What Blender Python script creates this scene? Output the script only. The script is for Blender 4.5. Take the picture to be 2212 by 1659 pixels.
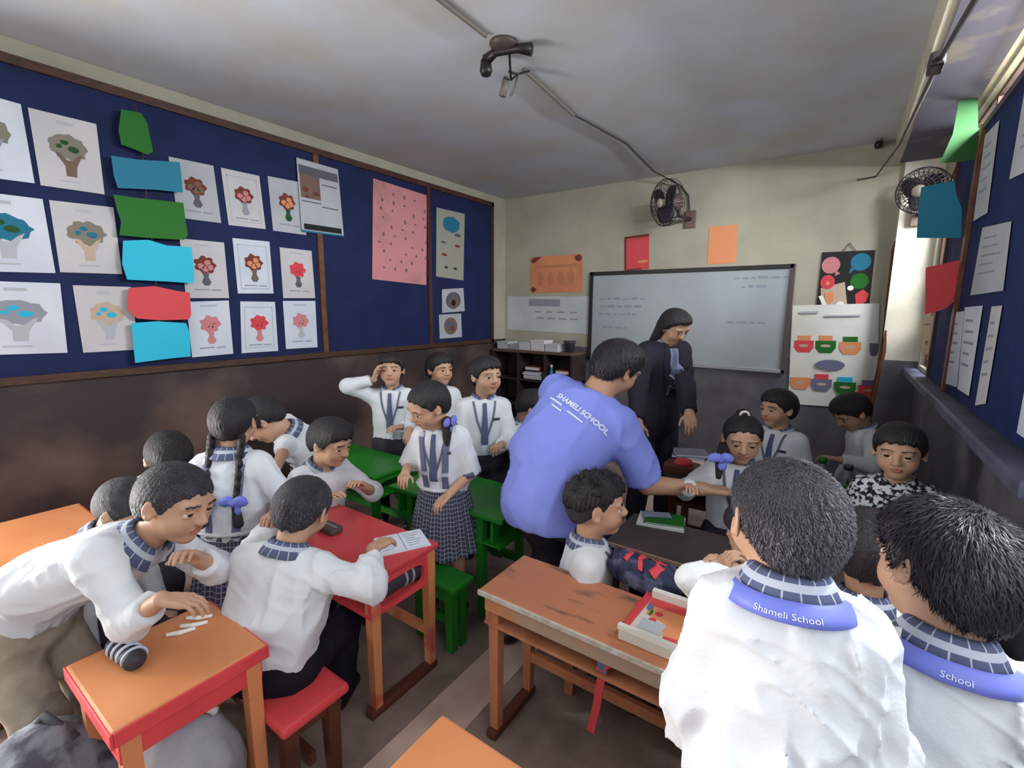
import bpy, bmesh, math, random
import numpy as np
from mathutils import Vector, Matrix
from mathutils.bvhtree import BVHTree

for o in list(bpy.data.objects):
    bpy.data.objects.remove(o)
SC = bpy.context.scene
COL = SC.collection
rad = math.radians

# ------------------------------------------------------------------ camera
CAMH = 1.5
FPX = 1021.15
YAW, PITCH, ROLL = rad(34.756), rad(9.056), rad(0.3835)
_f = np.array([-math.sin(YAW) * math.cos(PITCH), math.cos(YAW) * math.cos(PITCH), -math.sin(PITCH)])
_r = np.array([math.cos(YAW), math.sin(YAW), 0.0])
_u = np.cross(_r, _f)
CR = math.cos(ROLL) * _r + math.sin(ROLL) * _u
CU = -math.sin(ROLL) * _r + math.cos(ROLL) * _u
CF = _f
CAM = np.array([0, 0, CAMH])
cd = bpy.data.cameras.new('camera')
cd.sensor_width = 36
cd.lens = 36 * FPX / 2212
cd.clip_start = 0.02
cam = bpy.data.objects.new('camera', cd)
COL.objects.link(cam)
cam.matrix_world = Matrix([[CR[0], CU[0], -CF[0], 0], [CR[1], CU[1], -CF[1], 0], [CR[2], CU[2], -CF[2], CAMH], [0, 0, 0, 1]])
SC.camera = cam


def ray(x, y):
    return CF + CR * (x - 1106) / FPX + CU * (829.5 - y) / FPX


def W(x, y, d):            # the point seen at (x, y), d metres into the room
    return CAM + ray(x, y) * d


def HIT(x, y, ax, val):    # the point seen at (x, y) on an axis plane
    d = ray(x, y)
    return CAM + d * ((val - CAM[ax]) / d[ax])


# ------------------------------------------------------------------ world, lights, exposure
wd = bpy.data.worlds.new('world')
SC.world = wd
wd.use_nodes = True
bg = wd.node_tree.nodes['Background']
bg.inputs[0].default_value = (0.80, 0.88, 1.0, 1)
bg.inputs[1].default_value = 0.3
SC.view_settings.view_transform = 'Standard'
SC.view_settings.look = 'None'
SC.view_settings.gamma = 1
SC.view_settings.exposure = 0.92
SC.view_settings.use_curve_mapping = False
try:
    SC.cycles.use_denoising = True
    SC.cycles.max_bounces = 6
except Exception:
    pass

LX, RX, YB, YR, ZC = -3.47, 0.50, 4.84, -1.7, 2.79     # left, right, back, rear walls; ceiling


def area(name, loc, rot, sx, sy, power, col=(1, 1, 1)):
    l = bpy.data.lights.new(name, 'AREA')
    l.shape = 'RECTANGLE'
    l.size, l.size_y, l.energy, l.color = sx, sy, power, col
    o = bpy.data.objects.new(name, l)
    COL.objects.link(o)
    o.location, o.rotation_euler = loc, rot
    return o


# daylight: a door and a window behind the photographer, windows in the right wall (one beside him, one in the far corner);
# the sky above the openings shines in and down
area('door_daylight', (LX - .25, -.75, 1.35), (0, rad(-80), 0), 2.0, 1.3, 116, (1.0, 0.98, 0.95))
area('rear_window_daylight', (-1.65, YR - .3, 1.85), (rad(78), 0, 0), 2.8, 1.3, 6, (0.95, 0.98, 1.0))
area('side_window_daylight', (RX + .55, .1, 2.15), (0, rad(66), 0), 1.3, 3.0, 26, (0.95, 0.98, 1.0))
area('corner_window_daylight', (RX + .4, 4.3, 2.5), (0, rad(52), 0), .9, .7, 50, (0.95, 0.98, 1.0))
area('door_ground_bounce', (LX - .45, -.75, .35), (0, rad(-122), 0), 1.0, 1.3, 64, (1.0, 0.98, 0.95))
area('rear_ground_bounce', (-1.65, YR - .45, .75), (rad(118), 0, 0), 2.8, .8, 20, (0.98, 0.98, 1.0))
area('added_slot_fill', (RX + .22, 2.3, 2.62), (0, rad(60), 0), .3, 1.8, 210, (0.95, 0.98, 1.0))  # added fill lamp behind an invented slot, lifts far children and left board


# ------------------------------------------------------------------ materials
def lin(c):
    return tuple(((v / 255) / 12.92 if v / 255 <= 0.04045 else ((v / 255 + 0.055) / 1.055) ** 2.4) for v in c)


MATS = {}


def mat(name, rgb, rough=0.6, var=None, scale=6.0, bump=0.0, bscale=40.0, spec=0.4, metal=0.0, stretch=None, coord='Object', sheen=0.0, thr=None):
    """plain surface: colour, optional second colour mixed by noise, optional fine relief"""
    if name in MATS:
        return MATS[name]
    m = bpy.data.materials.new(name)
    m.use_nodes = True
    nt = m.node_tree
    b = nt.nodes['Principled BSDF']
    c = lin(rgb)
    b.inputs['Base Color'].default_value = (*c, 1)
    b.inputs['Roughness'].default_value = rough
    b.inputs['Specular IOR Level'].default_value = spec
    b.inputs['Metallic'].default_value = metal
    if sheen:
        b.inputs['Sheen Weight'].default_value = sheen
    if var or bump:
        tc = nt.nodes.new('ShaderNodeTexCoord')
        mp = nt.nodes.new('ShaderNodeMapping')
        nt.links.new(tc.outputs[coord], mp.inputs[0])
        if stretch:
            mp.inputs['Scale'].default_value = stretch
    if var:
        n = nt.nodes.new('ShaderNodeTexNoise')
        n.inputs['Scale'].default_value = scale
        n.inputs['Detail'].default_value = 5
        nt.links.new(mp.outputs[0], n.inputs['Vector'])
        r = nt.nodes.new('ShaderNodeValToRGB')
        lo, hi = thr or (0.35, 0.68)
        r.color_ramp.elements[0].position = lo
        r.color_ramp.elements[1].position = hi
        r.color_ramp.elements[0].color = (*c, 1)
        r.color_ramp.elements[1].color = (*lin(var), 1)
        nt.links.new(n.outputs['Fac'], r.inputs[0])
        nt.links.new(r.outputs[0], b.inputs['Base Color'])
    if bump:
        n2 = nt.nodes.new('ShaderNodeTexNoise')
        n2.inputs['Scale'].default_value = bscale
        n2.inputs['Detail'].default_value = 4
        nt.links.new(mp.outputs[0], n2.inputs['Vector'])
        bp = nt.nodes.new('ShaderNodeBump')
        bp.inputs['Strength'].default_value = bump
        bp.inputs['Distance'].default_value = 0.01
        nt.links.new(n2.outputs['Fac'], bp.inputs['Height'])
        nt.links.new(bp.outputs[0], b.inputs['Normal'])
    MATS[name] = m
    return m


def mat_attr(name, rough=0.55, sss=0.0):
    """colour read from the mesh's own 'tint' attribute (skin, lips, brows, iris)"""
    if name in MATS:
        return MATS[name]
    m = bpy.data.materials.new(name)
    m.use_nodes = True
    nt = m.node_tree
    b = nt.nodes['Principled BSDF']
    at = nt.nodes.new('ShaderNodeAttribute')
    at.attribute_name = 'tint'
    nt.links.new(at.outputs['Color'], b.inputs['Base Color'])
    b.inputs['Roughness'].default_value = rough
    b.inputs['Specular IOR Level'].default_value = 0.35
    MATS[name] = m
    return m


def mat_check(name, base, line, nu, nv, w=0.14, dark=None, rough=0.8):
    """woven check: lines of a second colour along u and v"""
    if name in MATS:
        return MATS[name]
    m = bpy.data.materials.new(name)
    m.use_nodes = True
    nt = m.node_tree
    N, Lk = nt.nodes.new, nt.links.new
    b = nt.nodes['Principled BSDF']
    b.inputs['Roughness'].default_value = rough
    b.inputs['Specular IOR Level'].default_value = 0.2
    uv = N('ShaderNodeUVMap')
    sp = N('ShaderNodeSeparateXYZ')
    Lk(uv.outputs[0], sp.inputs[0])

    def stripe(out, n):
        a = N('ShaderNodeMath'); a.operation = 'MULTIPLY'; a.inputs[1].default_value = n
        Lk(out, a.inputs[0])
        f = N('ShaderNodeMath'); f.operation = 'FRACT'
        Lk(a.outputs[0], f.inputs[0])
        l = N('ShaderNodeMath'); l.operation = 'LESS_THAN'; l.inputs[1].default_value = w
        Lk(f.outputs[0], l.inputs[0])
        return l.outputs[0]
    mx = N('ShaderNodeMath'); mx.operation = 'MAXIMUM'
    Lk(stripe(sp.outputs[0], nu), mx.inputs[0])
    if nv:
        Lk(stripe(sp.outputs[1], nv), mx.inputs[1])
    mc = N('ShaderNodeMix'); mc.data_type = 'RGBA'
    mc.inputs[6].default_value = (*lin(base), 1)
    mc.inputs[7].default_value = (*lin(line), 1)
    Lk(mx.outputs[0], mc.inputs[0])
    Lk(mc.outputs[2], b.inputs['Base Color'])
    MATS[name] = m
    return m


# ------------------------------------------------------------------ mesh helpers
def link(name, me, m=None, parent=None, smooth=False):
    o = bpy.data.objects.new(name, me)
    COL.objects.link(o)
    if m:
        me.materials.append(m)
    if parent:
        o.parent = parent
        o.matrix_parent_inverse = parent.matrix_basis.inverted()
    if smooth and len(me.polygons):
        me.polygons.foreach_set('use_smooth', np.ones(len(me.polygons), dtype=bool))
    return o


def mesh(name, verts, faces, m=None, parent=None, smooth=False, uv=None):
    me = bpy.data.meshes.new(name)
    me.from_pydata([tuple(map(float, v)) for v in verts], [], [tuple(map(int, f)) for f in faces])
    if uv is not None:
        l = me.uv_layers.new(name='UVMap')
        vi = np.zeros(len(me.loops), dtype=np.int32)
        me.loops.foreach_get('vertex_index', vi)
        l.data.foreach_set('uv', np.asarray(uv, dtype=np.float32)[vi].ravel())
    me.update()
    return link(name, me, m, parent, smooth)


def mesh_np(name, V, Q, m=None, parent=None, tint=None, smooth=True):
    me = bpy.data.meshes.new(name)
    me.vertices.add(len(V))
    me.vertices.foreach_set('co', V.astype(np.float32).ravel())
    me.loops.add(len(Q) * 4)
    me.loops.foreach_set('vertex_index', Q.astype(np.int32).ravel())
    me.polygons.add(len(Q))
    me.polygons.foreach_set('loop_start', np.arange(0, len(Q) * 4, 4, dtype=np.int32))
    me.update(calc_edges=True)
    if tint is not None:
        a = me.color_attributes.new('tint', 'FLOAT_COLOR', 'POINT')
        c = np.ones((len(V), 4), dtype=np.float32)
        c[:, :3] = tint
        a.data.foreach_set('color', c.ravel())
    return link(name, me, m, parent, smooth)


def empty(name, loc, label=None, cat=None, group=None):
    o = bpy.data.objects.new(name, None)
    o.empty_display_size = 0.05
    COL.objects.link(o)
    o.location = [float(v) for v in loc]
    o.matrix_basis = Matrix.Translation(o.location)
    tag(o, label, cat, group)
    return o


def tag(o, label=None, cat=None, group=None, kind=None):
    if label: o['label'] = label
    if cat: o['category'] = cat
    if group: o['group'] = group
    if kind: o['kind'] = kind
    return o


class MB:
    def __init__(s):
        s.v, s.f = [], []

    def add(s, v, f):
        n = len(s.v)
        s.v += [tuple(map(float, p)) for p in v]
        s.f += [tuple(i + n for i in q) for q in f]
        return s

    def box(s, lo, hi, bev=0.0):
        if bev:
            bm = bmesh.new()
            bmesh.ops.create_cube(bm, size=1)
            c = [(a + b) / 2 for a, b in zip(lo, hi)]
            d = [b - a for a, b in zip(lo, hi)]
            for v in bm.verts:
                v.co = Vector([c[i] + v.co[i] * d[i] for i in range(3)])
            bmesh.ops.bevel(bm, geom=bm.edges[:], offset=min(bev, min(d) * .45), segments=2, affect='EDGES', profile=.6)
            bm.verts.index_update()
            s.add([v.co[:] for v in bm.verts], [[v.index for v in f.verts] for f in bm.faces])
            bm.free()
            return s
        x0, y0, z0 = lo
        x1, y1, z1 = hi
        return s.add([(x0, y0, z0), (x1, y0, z0), (x1, y1, z0), (x0, y1, z0), (x0, y0, z1), (x1, y0, z1), (x1, y1, z1), (x0, y1, z1)],
                     [(0, 3, 2, 1), (4, 5, 6, 7), (0, 1, 5, 4), (1, 2, 6, 5), (2, 3, 7, 6), (3, 0, 4, 7)])

    def beam(s, a, b, w, t, up=(0, 0, 1), w2=None, t2=None):
        a, b = np.array(a, float), np.array(b, float)
        d = (b - a) / np.linalg.norm(b - a)
        sd = np.cross(d, up)
        if np.linalg.norm(sd) < 1e-3:
            sd = np.cross(d, (0, 1, 0))
        sd /= np.linalg.norm(sd)
        n = np.cross(sd, d)
        v = []
        for p, ww, tt in ((a, w, t), (b, w2 or w, t2 or t)):
            for i, j in ((-1, -1), (1, -1), (1, 1), (-1, 1)):
                v.append(p + sd * ww / 2 * i + n * tt / 2 * j)
        return s.add(v, [(0, 3, 2, 1), (4, 5, 6, 7), (0, 1, 5, 4), (1, 2, 6, 5), (2, 3, 7, 6), (3, 0, 4, 7)])

    def tube(s, pts, r, n=8, closed=False, caps=True):
        pts = [np.array(p, float) for p in pts]
        rs = r if hasattr(r, '__len__') else [r] * len(pts)
        V, Fc = [], []
        up = None
        for i, p in enumerate(pts):
            if closed:
                d = pts[(i + 1) % len(pts)] - pts[i - 1]
            else:
                d = pts[min(i + 1, len(pts) - 1)] - pts[max(i - 1, 0)]
            d = d / (np.linalg.norm(d) + 1e-9)
            if up is None:
                up = np.array([0, 0, 1.0]) if abs(d[2]) < .9 else np.array([0, 1.0, 0])
            sd = np.cross(d, up); sd /= np.linalg.norm(sd)
            up = np.cross(sd, d)
            for k in range(n):
                a = 2 * math.pi * k / n
                V.append(p + (sd * math.cos(a) + up * math.sin(a)) * rs[i])
        m = len(pts)
        for i in range(m if closed else m - 1):
            j = (i + 1) % m
            for k in range(n):
                q = (k + 1) % n
                Fc.append((i * n + k, i * n + q, j * n + q, j * n + k))
        if caps and not closed:
            Fc.append(tuple(range(n - 1, -1, -1)))
            Fc.append(tuple((m - 1) * n + k for k in range(n)))
        return s.add(V, Fc)

    def lathe(s, prof, c, ax=(0, 0, 1), n=20):
        ax = np.array(ax, float); ax /= np.linalg.norm(ax)
        a0 = np.array([1.0, 0, 0]) if abs(ax[0]) < .9 else np.array([0, 1.0, 0])
        e1 = np.cross(ax, a0); e1 /= np.linalg.norm(e1)
        e2 = np.cross(ax, e1)
        c = np.array(c, float)
        V, Fc = [], []
        for r, h in prof:
            for k in range(n):
                a = 2 * math.pi * k / n
                V.append(c + ax * h + (e1 * math.cos(a) + e2 * math.sin(a)) * max(r, 1e-4))
        for i in range(len(prof) - 1):
            for k in range(n):
                q = (k + 1) % n
                Fc.append((i * n + k, i * n + q, (i + 1) * n + q, (i + 1) * n + k))
        Fc.append(tuple(range(n - 1, -1, -1)))
        Fc.append(tuple((len(prof) - 1) * n + k for k in range(n)))
        return s.add(V, Fc)

    def prism(s, poly, ext):
        """closed 3-D polygon swept along the vector ext"""
        n = len(poly)
        e = np.array(ext, float)
        v = [np.array(p, float) for p in poly]
        return s.add(v + [p + e for p in v], [tuple(range(n - 1, -1, -1)), tuple(range(n, 2 * n))] + [(i, (i + 1) % n, (i + 1) % n + n, i + n) for i in range(n)])

    def ring(s, outer, inner, ext):
        """frame between two closed loops of the same length, swept along ext"""
        n = len(outer)
        e = np.array(ext, float)
        o = [np.array(p, float) for p in outer]
        i_ = [np.array(p, float) for p in inner]
        V = o + i_ + [p + e for p in o] + [p + e for p in i_]
        Fc = []
        for k in range(n):
            q = (k + 1) % n
            Fc += [(k, n + k, n + q, q), (2 * n + k, 2 * n + q, 3 * n + q, 3 * n + k), (k, q, 2 * n + q, 2 * n + k), (n + k, 3 * n + k, 3 * n + q, n + q)]
        return s.add(V, Fc)

    def build(s, name, m=None, parent=None, smooth=False):
        o = mesh(name, s.v, s.f, m, parent, smooth)
        bm = bmesh.new(); bm.from_mesh(o.data)
        bmesh.ops.recalc_face_normals(bm, faces=bm.faces)
        bm.to_mesh(o.data); bm.free()
        return o


def bx(name, lo, hi, m, parent=None, bev=0.0):
    return MB().box(lo, hi, bev).build(name, m, parent)


# ------------------------------------------------------------------ implicit surfaces (bodies, cloth, hair)
class Field:
    def __init__(s):
        s.p = []

    def cap(s, a, b, ra, rb=None, k=.02, flat=False, op='u'):
        a, b = np.array(a, np.float32), np.array(b, np.float32)
        rb = ra if rb is None else rb
        R = max(ra, rb)
        ab = b - a
        L2 = float(ab @ ab) + 1e-9

        def f(P):
            q = P - a
            t = np.clip(q @ ab / L2, 0, 1)
            d = np.linalg.norm(q - t[..., None] * ab, axis=-1) - (ra + (rb - ra) * t)
            if flat:
                d = np.maximum(d, (P - b) @ (ab / math.sqrt(L2)))
            return d
        s.p.append((f, np.minimum(a, b) - R, np.maximum(a, b) + R, k, op))
        return s

    def ell(s, c, r, R=None, k=.02, op='u'):
        c, r = np.array(c, np.float32), np.array(r, np.float32)
        M = np.eye(3, dtype=np.float32) if R is None else np.array(R, np.float32)
        ext = np.sqrt(((M * r[None, :]) ** 2).sum(1))

        def f(P):
            q = (P - c) @ M
            k0 = np.linalg.norm(q / r, axis=-1)
            k1 = np.linalg.norm(q / (r * r), axis=-1) + 1e-6
            return k0 * (k0 - 1) / k1
        s.p.append((f, c - ext, c + ext, k, op))
        return s

    def fn(s, f, lo, hi, k=.005, op='s'):
        s.p.append((f, np.array(lo, np.float32), np.array(hi, np.float32), k, op))
        return s

    def bounds(s):
        u = [q for q in s.p if q[4] == 'u']
        return np.min([q[1] for q in u], 0), np.max([q[2] for q in u], 0)


def polygonize(F, res, lo=None, hi=None, post=None):
    if lo is None:
        lo, hi = F.bounds()
        lo, hi = lo - 2.5 * res - .012, hi + 2.5 * res + .012
    lo, hi = np.asarray(lo, np.float32), np.asarray(hi, np.float32)
    n = np.maximum(np.ceil((hi - lo) / res).astype(int) + 1, 3)
    ax = [lo[i] + np.arange(n[i], dtype=np.float32) * res for i in range(3)]
    G = np.full(n, .06, np.float32)
    for f, a, b, k, op in F.p:
        pad = k + max(.016, 2 * res)
        i0 = np.maximum(np.floor((a - pad - lo) / res).astype(int), 0)
        i1 = np.minimum(np.ceil((b + pad - lo) / res).astype(int) + 1, n)
        if np.any(i1 <= i0):
            continue
        sl = tuple(slice(i0[i], i1[i]) for i in range(3))
        P = np.stack(np.meshgrid(ax[0][sl[0]], ax[1][sl[1]], ax[2][sl[2]], indexing='ij'), -1)
        d = f(P).astype(np.float32)
        g = G[sl]
        if op == 's':
            d = -d
            h = np.maximum(k - np.abs(g - d), 0) / k
            G[sl] = np.maximum(g, d) + h * h * k * .25
        else:
            h = np.maximum(k - np.abs(g - d), 0) / k
            G[sl] = np.minimum(g, d) - h * h * k * .25
    if post is not None:
        w = np.nonzero(np.abs(G) < .03)
        P = np.stack([ax[i][w[i]] for i in range(3)], -1)
        G[w] += post(P)
    S = G < 0
    cs = np.zeros(n - 1, np.int8)
    C8 = [(i, j, k) for i in (0, 1) for j in (0, 1) for k in (0, 1)]
    for i, j, k in C8:
        cs += S[i:n[0] - 1 + i, j:n[1] - 1 + j, k:n[2] - 1 + k]
    ci = np.nonzero((cs > 0) & (cs < 8))
    if len(ci[0]) == 0:
        return np.zeros((0, 3)), np.zeros((0, 4), int)
    vals = np.stack([G[ci[0] + i, ci[1] + j, ci[2] + k] for i, j, k in C8], 1)
    acc = np.zeros((len(ci[0]), 3), np.float32)
    cnt = np.zeros(len(ci[0]), np.float32)
    for p in range(8):
        for ax_ in range(3):
            q = list(C8[p])
            if q[ax_]:
                continue
            q[ax_] = 1
            qi = C8.index(tuple(q))
            v0, v1 = vals[:, p], vals[:, qi]
            m = (v0 < 0) != (v1 < 0)
            t = np.where(m, v0 / np.where(m, v0 - v1, 1), 0)
            pos = np.tile(np.array(C8[p], np.float32), (len(t), 1))
            pos[:, ax_] += t
            acc += pos * m[:, None]
            cnt += m
    V = lo + (np.stack(ci, 1) + acc / cnt[:, None]) * res
    idm = np.full(n - 1, -1, np.int32)
    idm[ci] = np.arange(len(V))
    Q = []
    for a in range(3):
        b, c = (a + 1) % 3, (a + 2) % 3
        sl0 = [slice(None)] * 3; sl1 = [slice(None)] * 3
        sl0[a] = slice(0, -1); sl1[a] = slice(1, None)
        sl0[b] = sl1[b] = slice(1, -1)
        sl0[c] = sl1[c] = slice(1, -1)
        A, B = S[tuple(sl0)], S[tuple(sl1)]
        e = np.nonzero(A != B)
        if len(e[0]) == 0:
            continue
        ii = [None] * 3
        ii[a] = e[a]; ii[b] = e[b] + 1; ii[c] = e[c] + 1
        def cell(db, dc):
            j = list(ii)
            j[b] = j[b] + db; j[c] = j[c] + dc
            return idm[tuple(j)]
        q = np.stack([cell(-1, -1), cell(0, -1), cell(0, 0), cell(-1, 0)], 1)
        fl = ~A[e]
        q[fl] = q[fl][:, ::-1]
        Q.append(q)
    Q = np.concatenate(Q)
    Q = Q[(Q >= 0).all(1)]
    return V, Q


def clean(V, Q, keep):
    """keep the faces named by the mask and drop unused vertices"""
    Q = Q[keep]
    u, inv = np.unique(Q, return_inverse=True)
    return V[u], inv.reshape(Q.shape)


def nrm(v):
    v = np.array(v, float)
    return v / (np.linalg.norm(v) + 1e-9)


# ------------------------------------------------------------------ people
def axes(a, pitch=0, roll=0):
    a, p, r = rad(a), rad(pitch), rad(roll)
    f0 = np.array([math.sin(a), math.cos(a), 0]); r0 = np.array([math.cos(a), -math.sin(a), 0]); z = np.array([0, 0, 1.0])
    f = f0 * math.cos(p) + z * math.sin(p)
    u = z * math.cos(p) - f0 * math.sin(p)
    rr = r0 * math.cos(r) - u * math.sin(r)
    uu = u * math.cos(r) + r0 * math.sin(r)
    return np.stack([rr, f, uu], 1)          # columns: right, forward, up


def ik(S, T, l1, l2, pole, maxs=1.18):
    S, T = np.array(S, float), np.array(T, float)
    d = np.linalg.norm(T - S)
    sc = 1.0
    if d > (l1 + l2) * .995:
        sc = min(d / ((l1 + l2) * .995), maxs)
        if d > (l1 + l2) * sc * .999:
            T = S + (T - S) / d * (l1 + l2) * sc * .995
            d = np.linalg.norm(T - S)
    l1, l2 = l1 * sc, l2 * sc
    x = (T - S) / d
    c = max(-1, min(1, (l1 * l1 + d * d - l2 * l2) / (2 * l1 * d)))
    p = np.array(pole, float); p = p - x * (p @ x)
    p = nrm(p)
    return S + x * l1 * c + p * l1 * math.sqrt(max(0, 1 - c * c)), T


def head_field(F, hc, R, hh, fem=False):
    def L(x, y, z): return hc + R @ (np.array([x, y, z]) * hh)
    def rr(*v): return np.array(v) * hh
    K = hh
    F.ell(L(0, -.05, .12), rr(.37, .45, .375), R, .03 * K)
    F.ell(L(0, .09, -.16), rr(.285, .31, .32), R, .16 * K)
    F.ell(L(0, .25, -.405), rr(.11, .1, .075), R, .13 * K)
    for s in (-1, 1):
        F.ell(L(s * .17, .22, -.17), rr(.12, .12, .12), R, .12 * K)
        F.ell(L(s * .15, .345, .095), rr(.12, .06, .035), R, .07 * K)
        F.ell(L(s * .155, .435, .012), rr(.088, .075, .05), R, .05 * K, 's')
        F.ell(L(s * .155, .325, .035), rr(.085, .075, .03), R, .02 * K)      # upper lid
        F.ell(L(s * .155, .325, -.035), rr(.08, .068, .022), R, .02 * K)     # lower lid
        F.ell(L(s * .048, .425, -.125), rr(.038, .04, .032), R, .03 * K)
        Re = R @ axes(s * -24, 0, 0)
        F.ell(L(s * .385, -.03, -.02), rr(.028, .085, .135), Re, .035 * K)
        F.ell(L(s * .405, .0, -.10), rr(.02, .045, .05), Re, .025 * K)
        F.ell(L(s * .425, .005, .0), rr(.025, .045, .075), Re, .02 * K, 's')
    F.cap(L(0, .375, .05), L(0, .455, -.105), .032 * hh, .055 * hh, .05 * K)
    F.ell(L(0, .385, -.232), rr(.1, .045, .022), R, .025 * K)
    F.ell(L(0, .378, -.278), rr(.085, .048, .026), R, .025 * K)
    F.ell(L(0, .44, -.255), rr(.095, .035, .006), R, .012 * K, 's')


def head_tint(V, hc, R, hh, skin, hairc):
    q = ((V - hc) @ R) / hh
    c = np.tile(np.array(skin), (len(V), 1))
    lips = ((q[:, 0] / .1) ** 2 + ((q[:, 2] + .255) / .052) ** 2 < 1) & (q[:, 1] > .3)
    c[lips] = np.array(skin) * np.array([.78, .5, .5])
    ax = np.abs(q[:, 0])
    arch = .118 - .5 * (ax - .15) ** 2 * 4 * .6
    brow = (np.abs(ax - .155) < .1) & (np.abs(q[:, 2] - arch) < .013) & (q[:, 1] > .22)
    c[brow] = np.array(hairc) * 1.5
    ch = ((ax - .19) / .12) ** 2 + ((q[:, 2] + .17) / .12) ** 2
    w = np.clip(1 - ch, 0, 1) * (q[:, 1] > .15) * .25
    c = c * (1 - w[:, None]) + np.array(skin) * np.array([1.08, .8, .75]) * w[:, None]
    return c


def eye_mesh(name, hc, R, hh, s, parent):
    n, m = 14, 10
    V, Fc, T = [], [], []
    r = .074 * hh
    c = hc + R @ (np.array([s * .155, .315, .002]) * hh)
    for i in range(m + 1):
        th = math.pi * i / m
        for k in range(n):
            p = 2 * math.pi * k / n
            v = np.array([math.sin(th) * math.cos(p), math.cos(th), math.sin(th) * math.sin(p)])
            V.append(c + R @ (v * r))
            T.append((.01, .008, .006) if th < .62 else ((.05, .022, .012) if th < .7 else (.62, .6, .58)))
    for i in range(m):
        for k in range(n):
            Fc.append((i * n + k, i * n + (k + 1) % n, (i + 1) * n + (k + 1) % n, (i + 1) * n + k))
    return mesh_np(name, np.array(V), np.array(Fc), mat_attr('eye_surface', .15), parent, np.array(T))


def hand_field(F, w, d, n, right, hl, curl=25, spread=0.0):
    d = nrm(d); n = np.array(n, float); n = nrm(n - d * (n @ d))
    t = np.cross(d, n) * (1 if right else -1)
    kn = [w + d * hl * (.5 + e) + t * hl * o for o, e in ((.165, -.01), (.055, .02), (-.055, .005), (-.155, -.04))]
    for i, k in enumerate(kn):
        F.cap(w + t * hl * (.09 - .06 * i), k, .085 * hl, .072 * hl, .04 * hl)
    F.ell(w + d * hl * .2 + t * hl * .13 + n * hl * .05, np.array([.1, .1, .1]) * hl, None, .06 * hl)
    for i, (k, ln) in enumerate(zip(kn, (.43, .48, .44, .35))):
        p = k
        base = nrm(d + t * spread * (1.5 - i) * .25)
        th = rad(curl * .45)
        r = (.052, .054, .05, .045)[i] * hl
        for j, (fr, dc) in enumerate(((.42, .0), (.32, 1.1), (.26, .8))):
            th += rad(curl) * dc
            q = p + (base * math.cos(th) + n * math.sin(th)) * ln * fr * hl
            F.cap(p, q, r * (1 - .1 * j), r * (.93 - .1 * j), .012 * hl)
            p = q
    b = w + d * hl * .14 + t * hl * .12
    e = b + nrm(d * .62 + t * .72 + n * .3) * hl * .25
    g = e + nrm(d * .85 + t * .3 + n * (.3 + curl * .008)) * hl * .2
    F.cap(b, e, .068 * hl, .056 * hl, .03 * hl)
    F.cap(e, g, .054 * hl, .043 * hl, .012 * hl)
    return [w + d * hl * .45 + n * hl * .1]


def vnoise(P, seed=0):
    i = np.floor(P).astype(np.int64)
    f = (P - i).astype(np.float32)
    f = f * f * (3 - 2 * f)

    def hsh(a, b, c):
        h = (a * 374761393 + b * 668265263 + c * 2147483647 + seed * 144269) & 0xffffffff
        h = ((h ^ (h >> 13)) * 1274126177) & 0xffffffff
        return ((h ^ (h >> 16)) & 0xffff).astype(np.float32) / 65535
    r = 0
    for dx in (0, 1):
        wx = f[:, 0] if dx else 1 - f[:, 0]
        for dy in (0, 1):
            wy = f[:, 1] if dy else 1 - f[:, 1]
            for dz in (0, 1):
                wz = f[:, 2] if dz else 1 - f[:, 2]
                r = r + hsh(i[:, 0] + dx, i[:, 1] + dy, i[:, 2] + dz) * wx * wy * wz
    return r


def folds(c, B, s, amp, seed=0, fr=1.0):
    """cloth folds: long drapes running down the cloth, crossed by finer creases"""
    def f(P):
        q = ((P - c) @ B) / s * fr + 10
        wv = vnoise(q * 5, seed) - .5
        x = q[:, 0] + .10 * wv + .25 * (q[:, 2] - 10) * np.sign(q[:, 0] - 10) * .6
        a = np.stack([x * 19, q[:, 1] * 19, q[:, 2] * 4.5], 1)
        n1 = 1 - np.abs(2 * vnoise(a, seed + 1) - 1)
        b = np.stack([q[:, 0] * 11, q[:, 1] * 11, q[:, 2] * 30 + q[:, 0] * 14 + 4 * wv], 1)
        n2 = 1 - np.abs(2 * vnoise(b, seed + 2) - 1)
        d = np.stack([q[:, 0] * 34 + q[:, 2] * 18, q[:, 1] * 34, q[:, 2] * 22], 1)
        n3 = vnoise(d, seed + 3)
        r = n1 ** 2.2 * 1.25 + n2 ** 3 * .5 + n3 * .2 - .55
        return (-amp * r).astype(np.float32)
    return f


PALE = lin((188, 148, 122))
HAIRC = lin((26, 22, 24))


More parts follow.
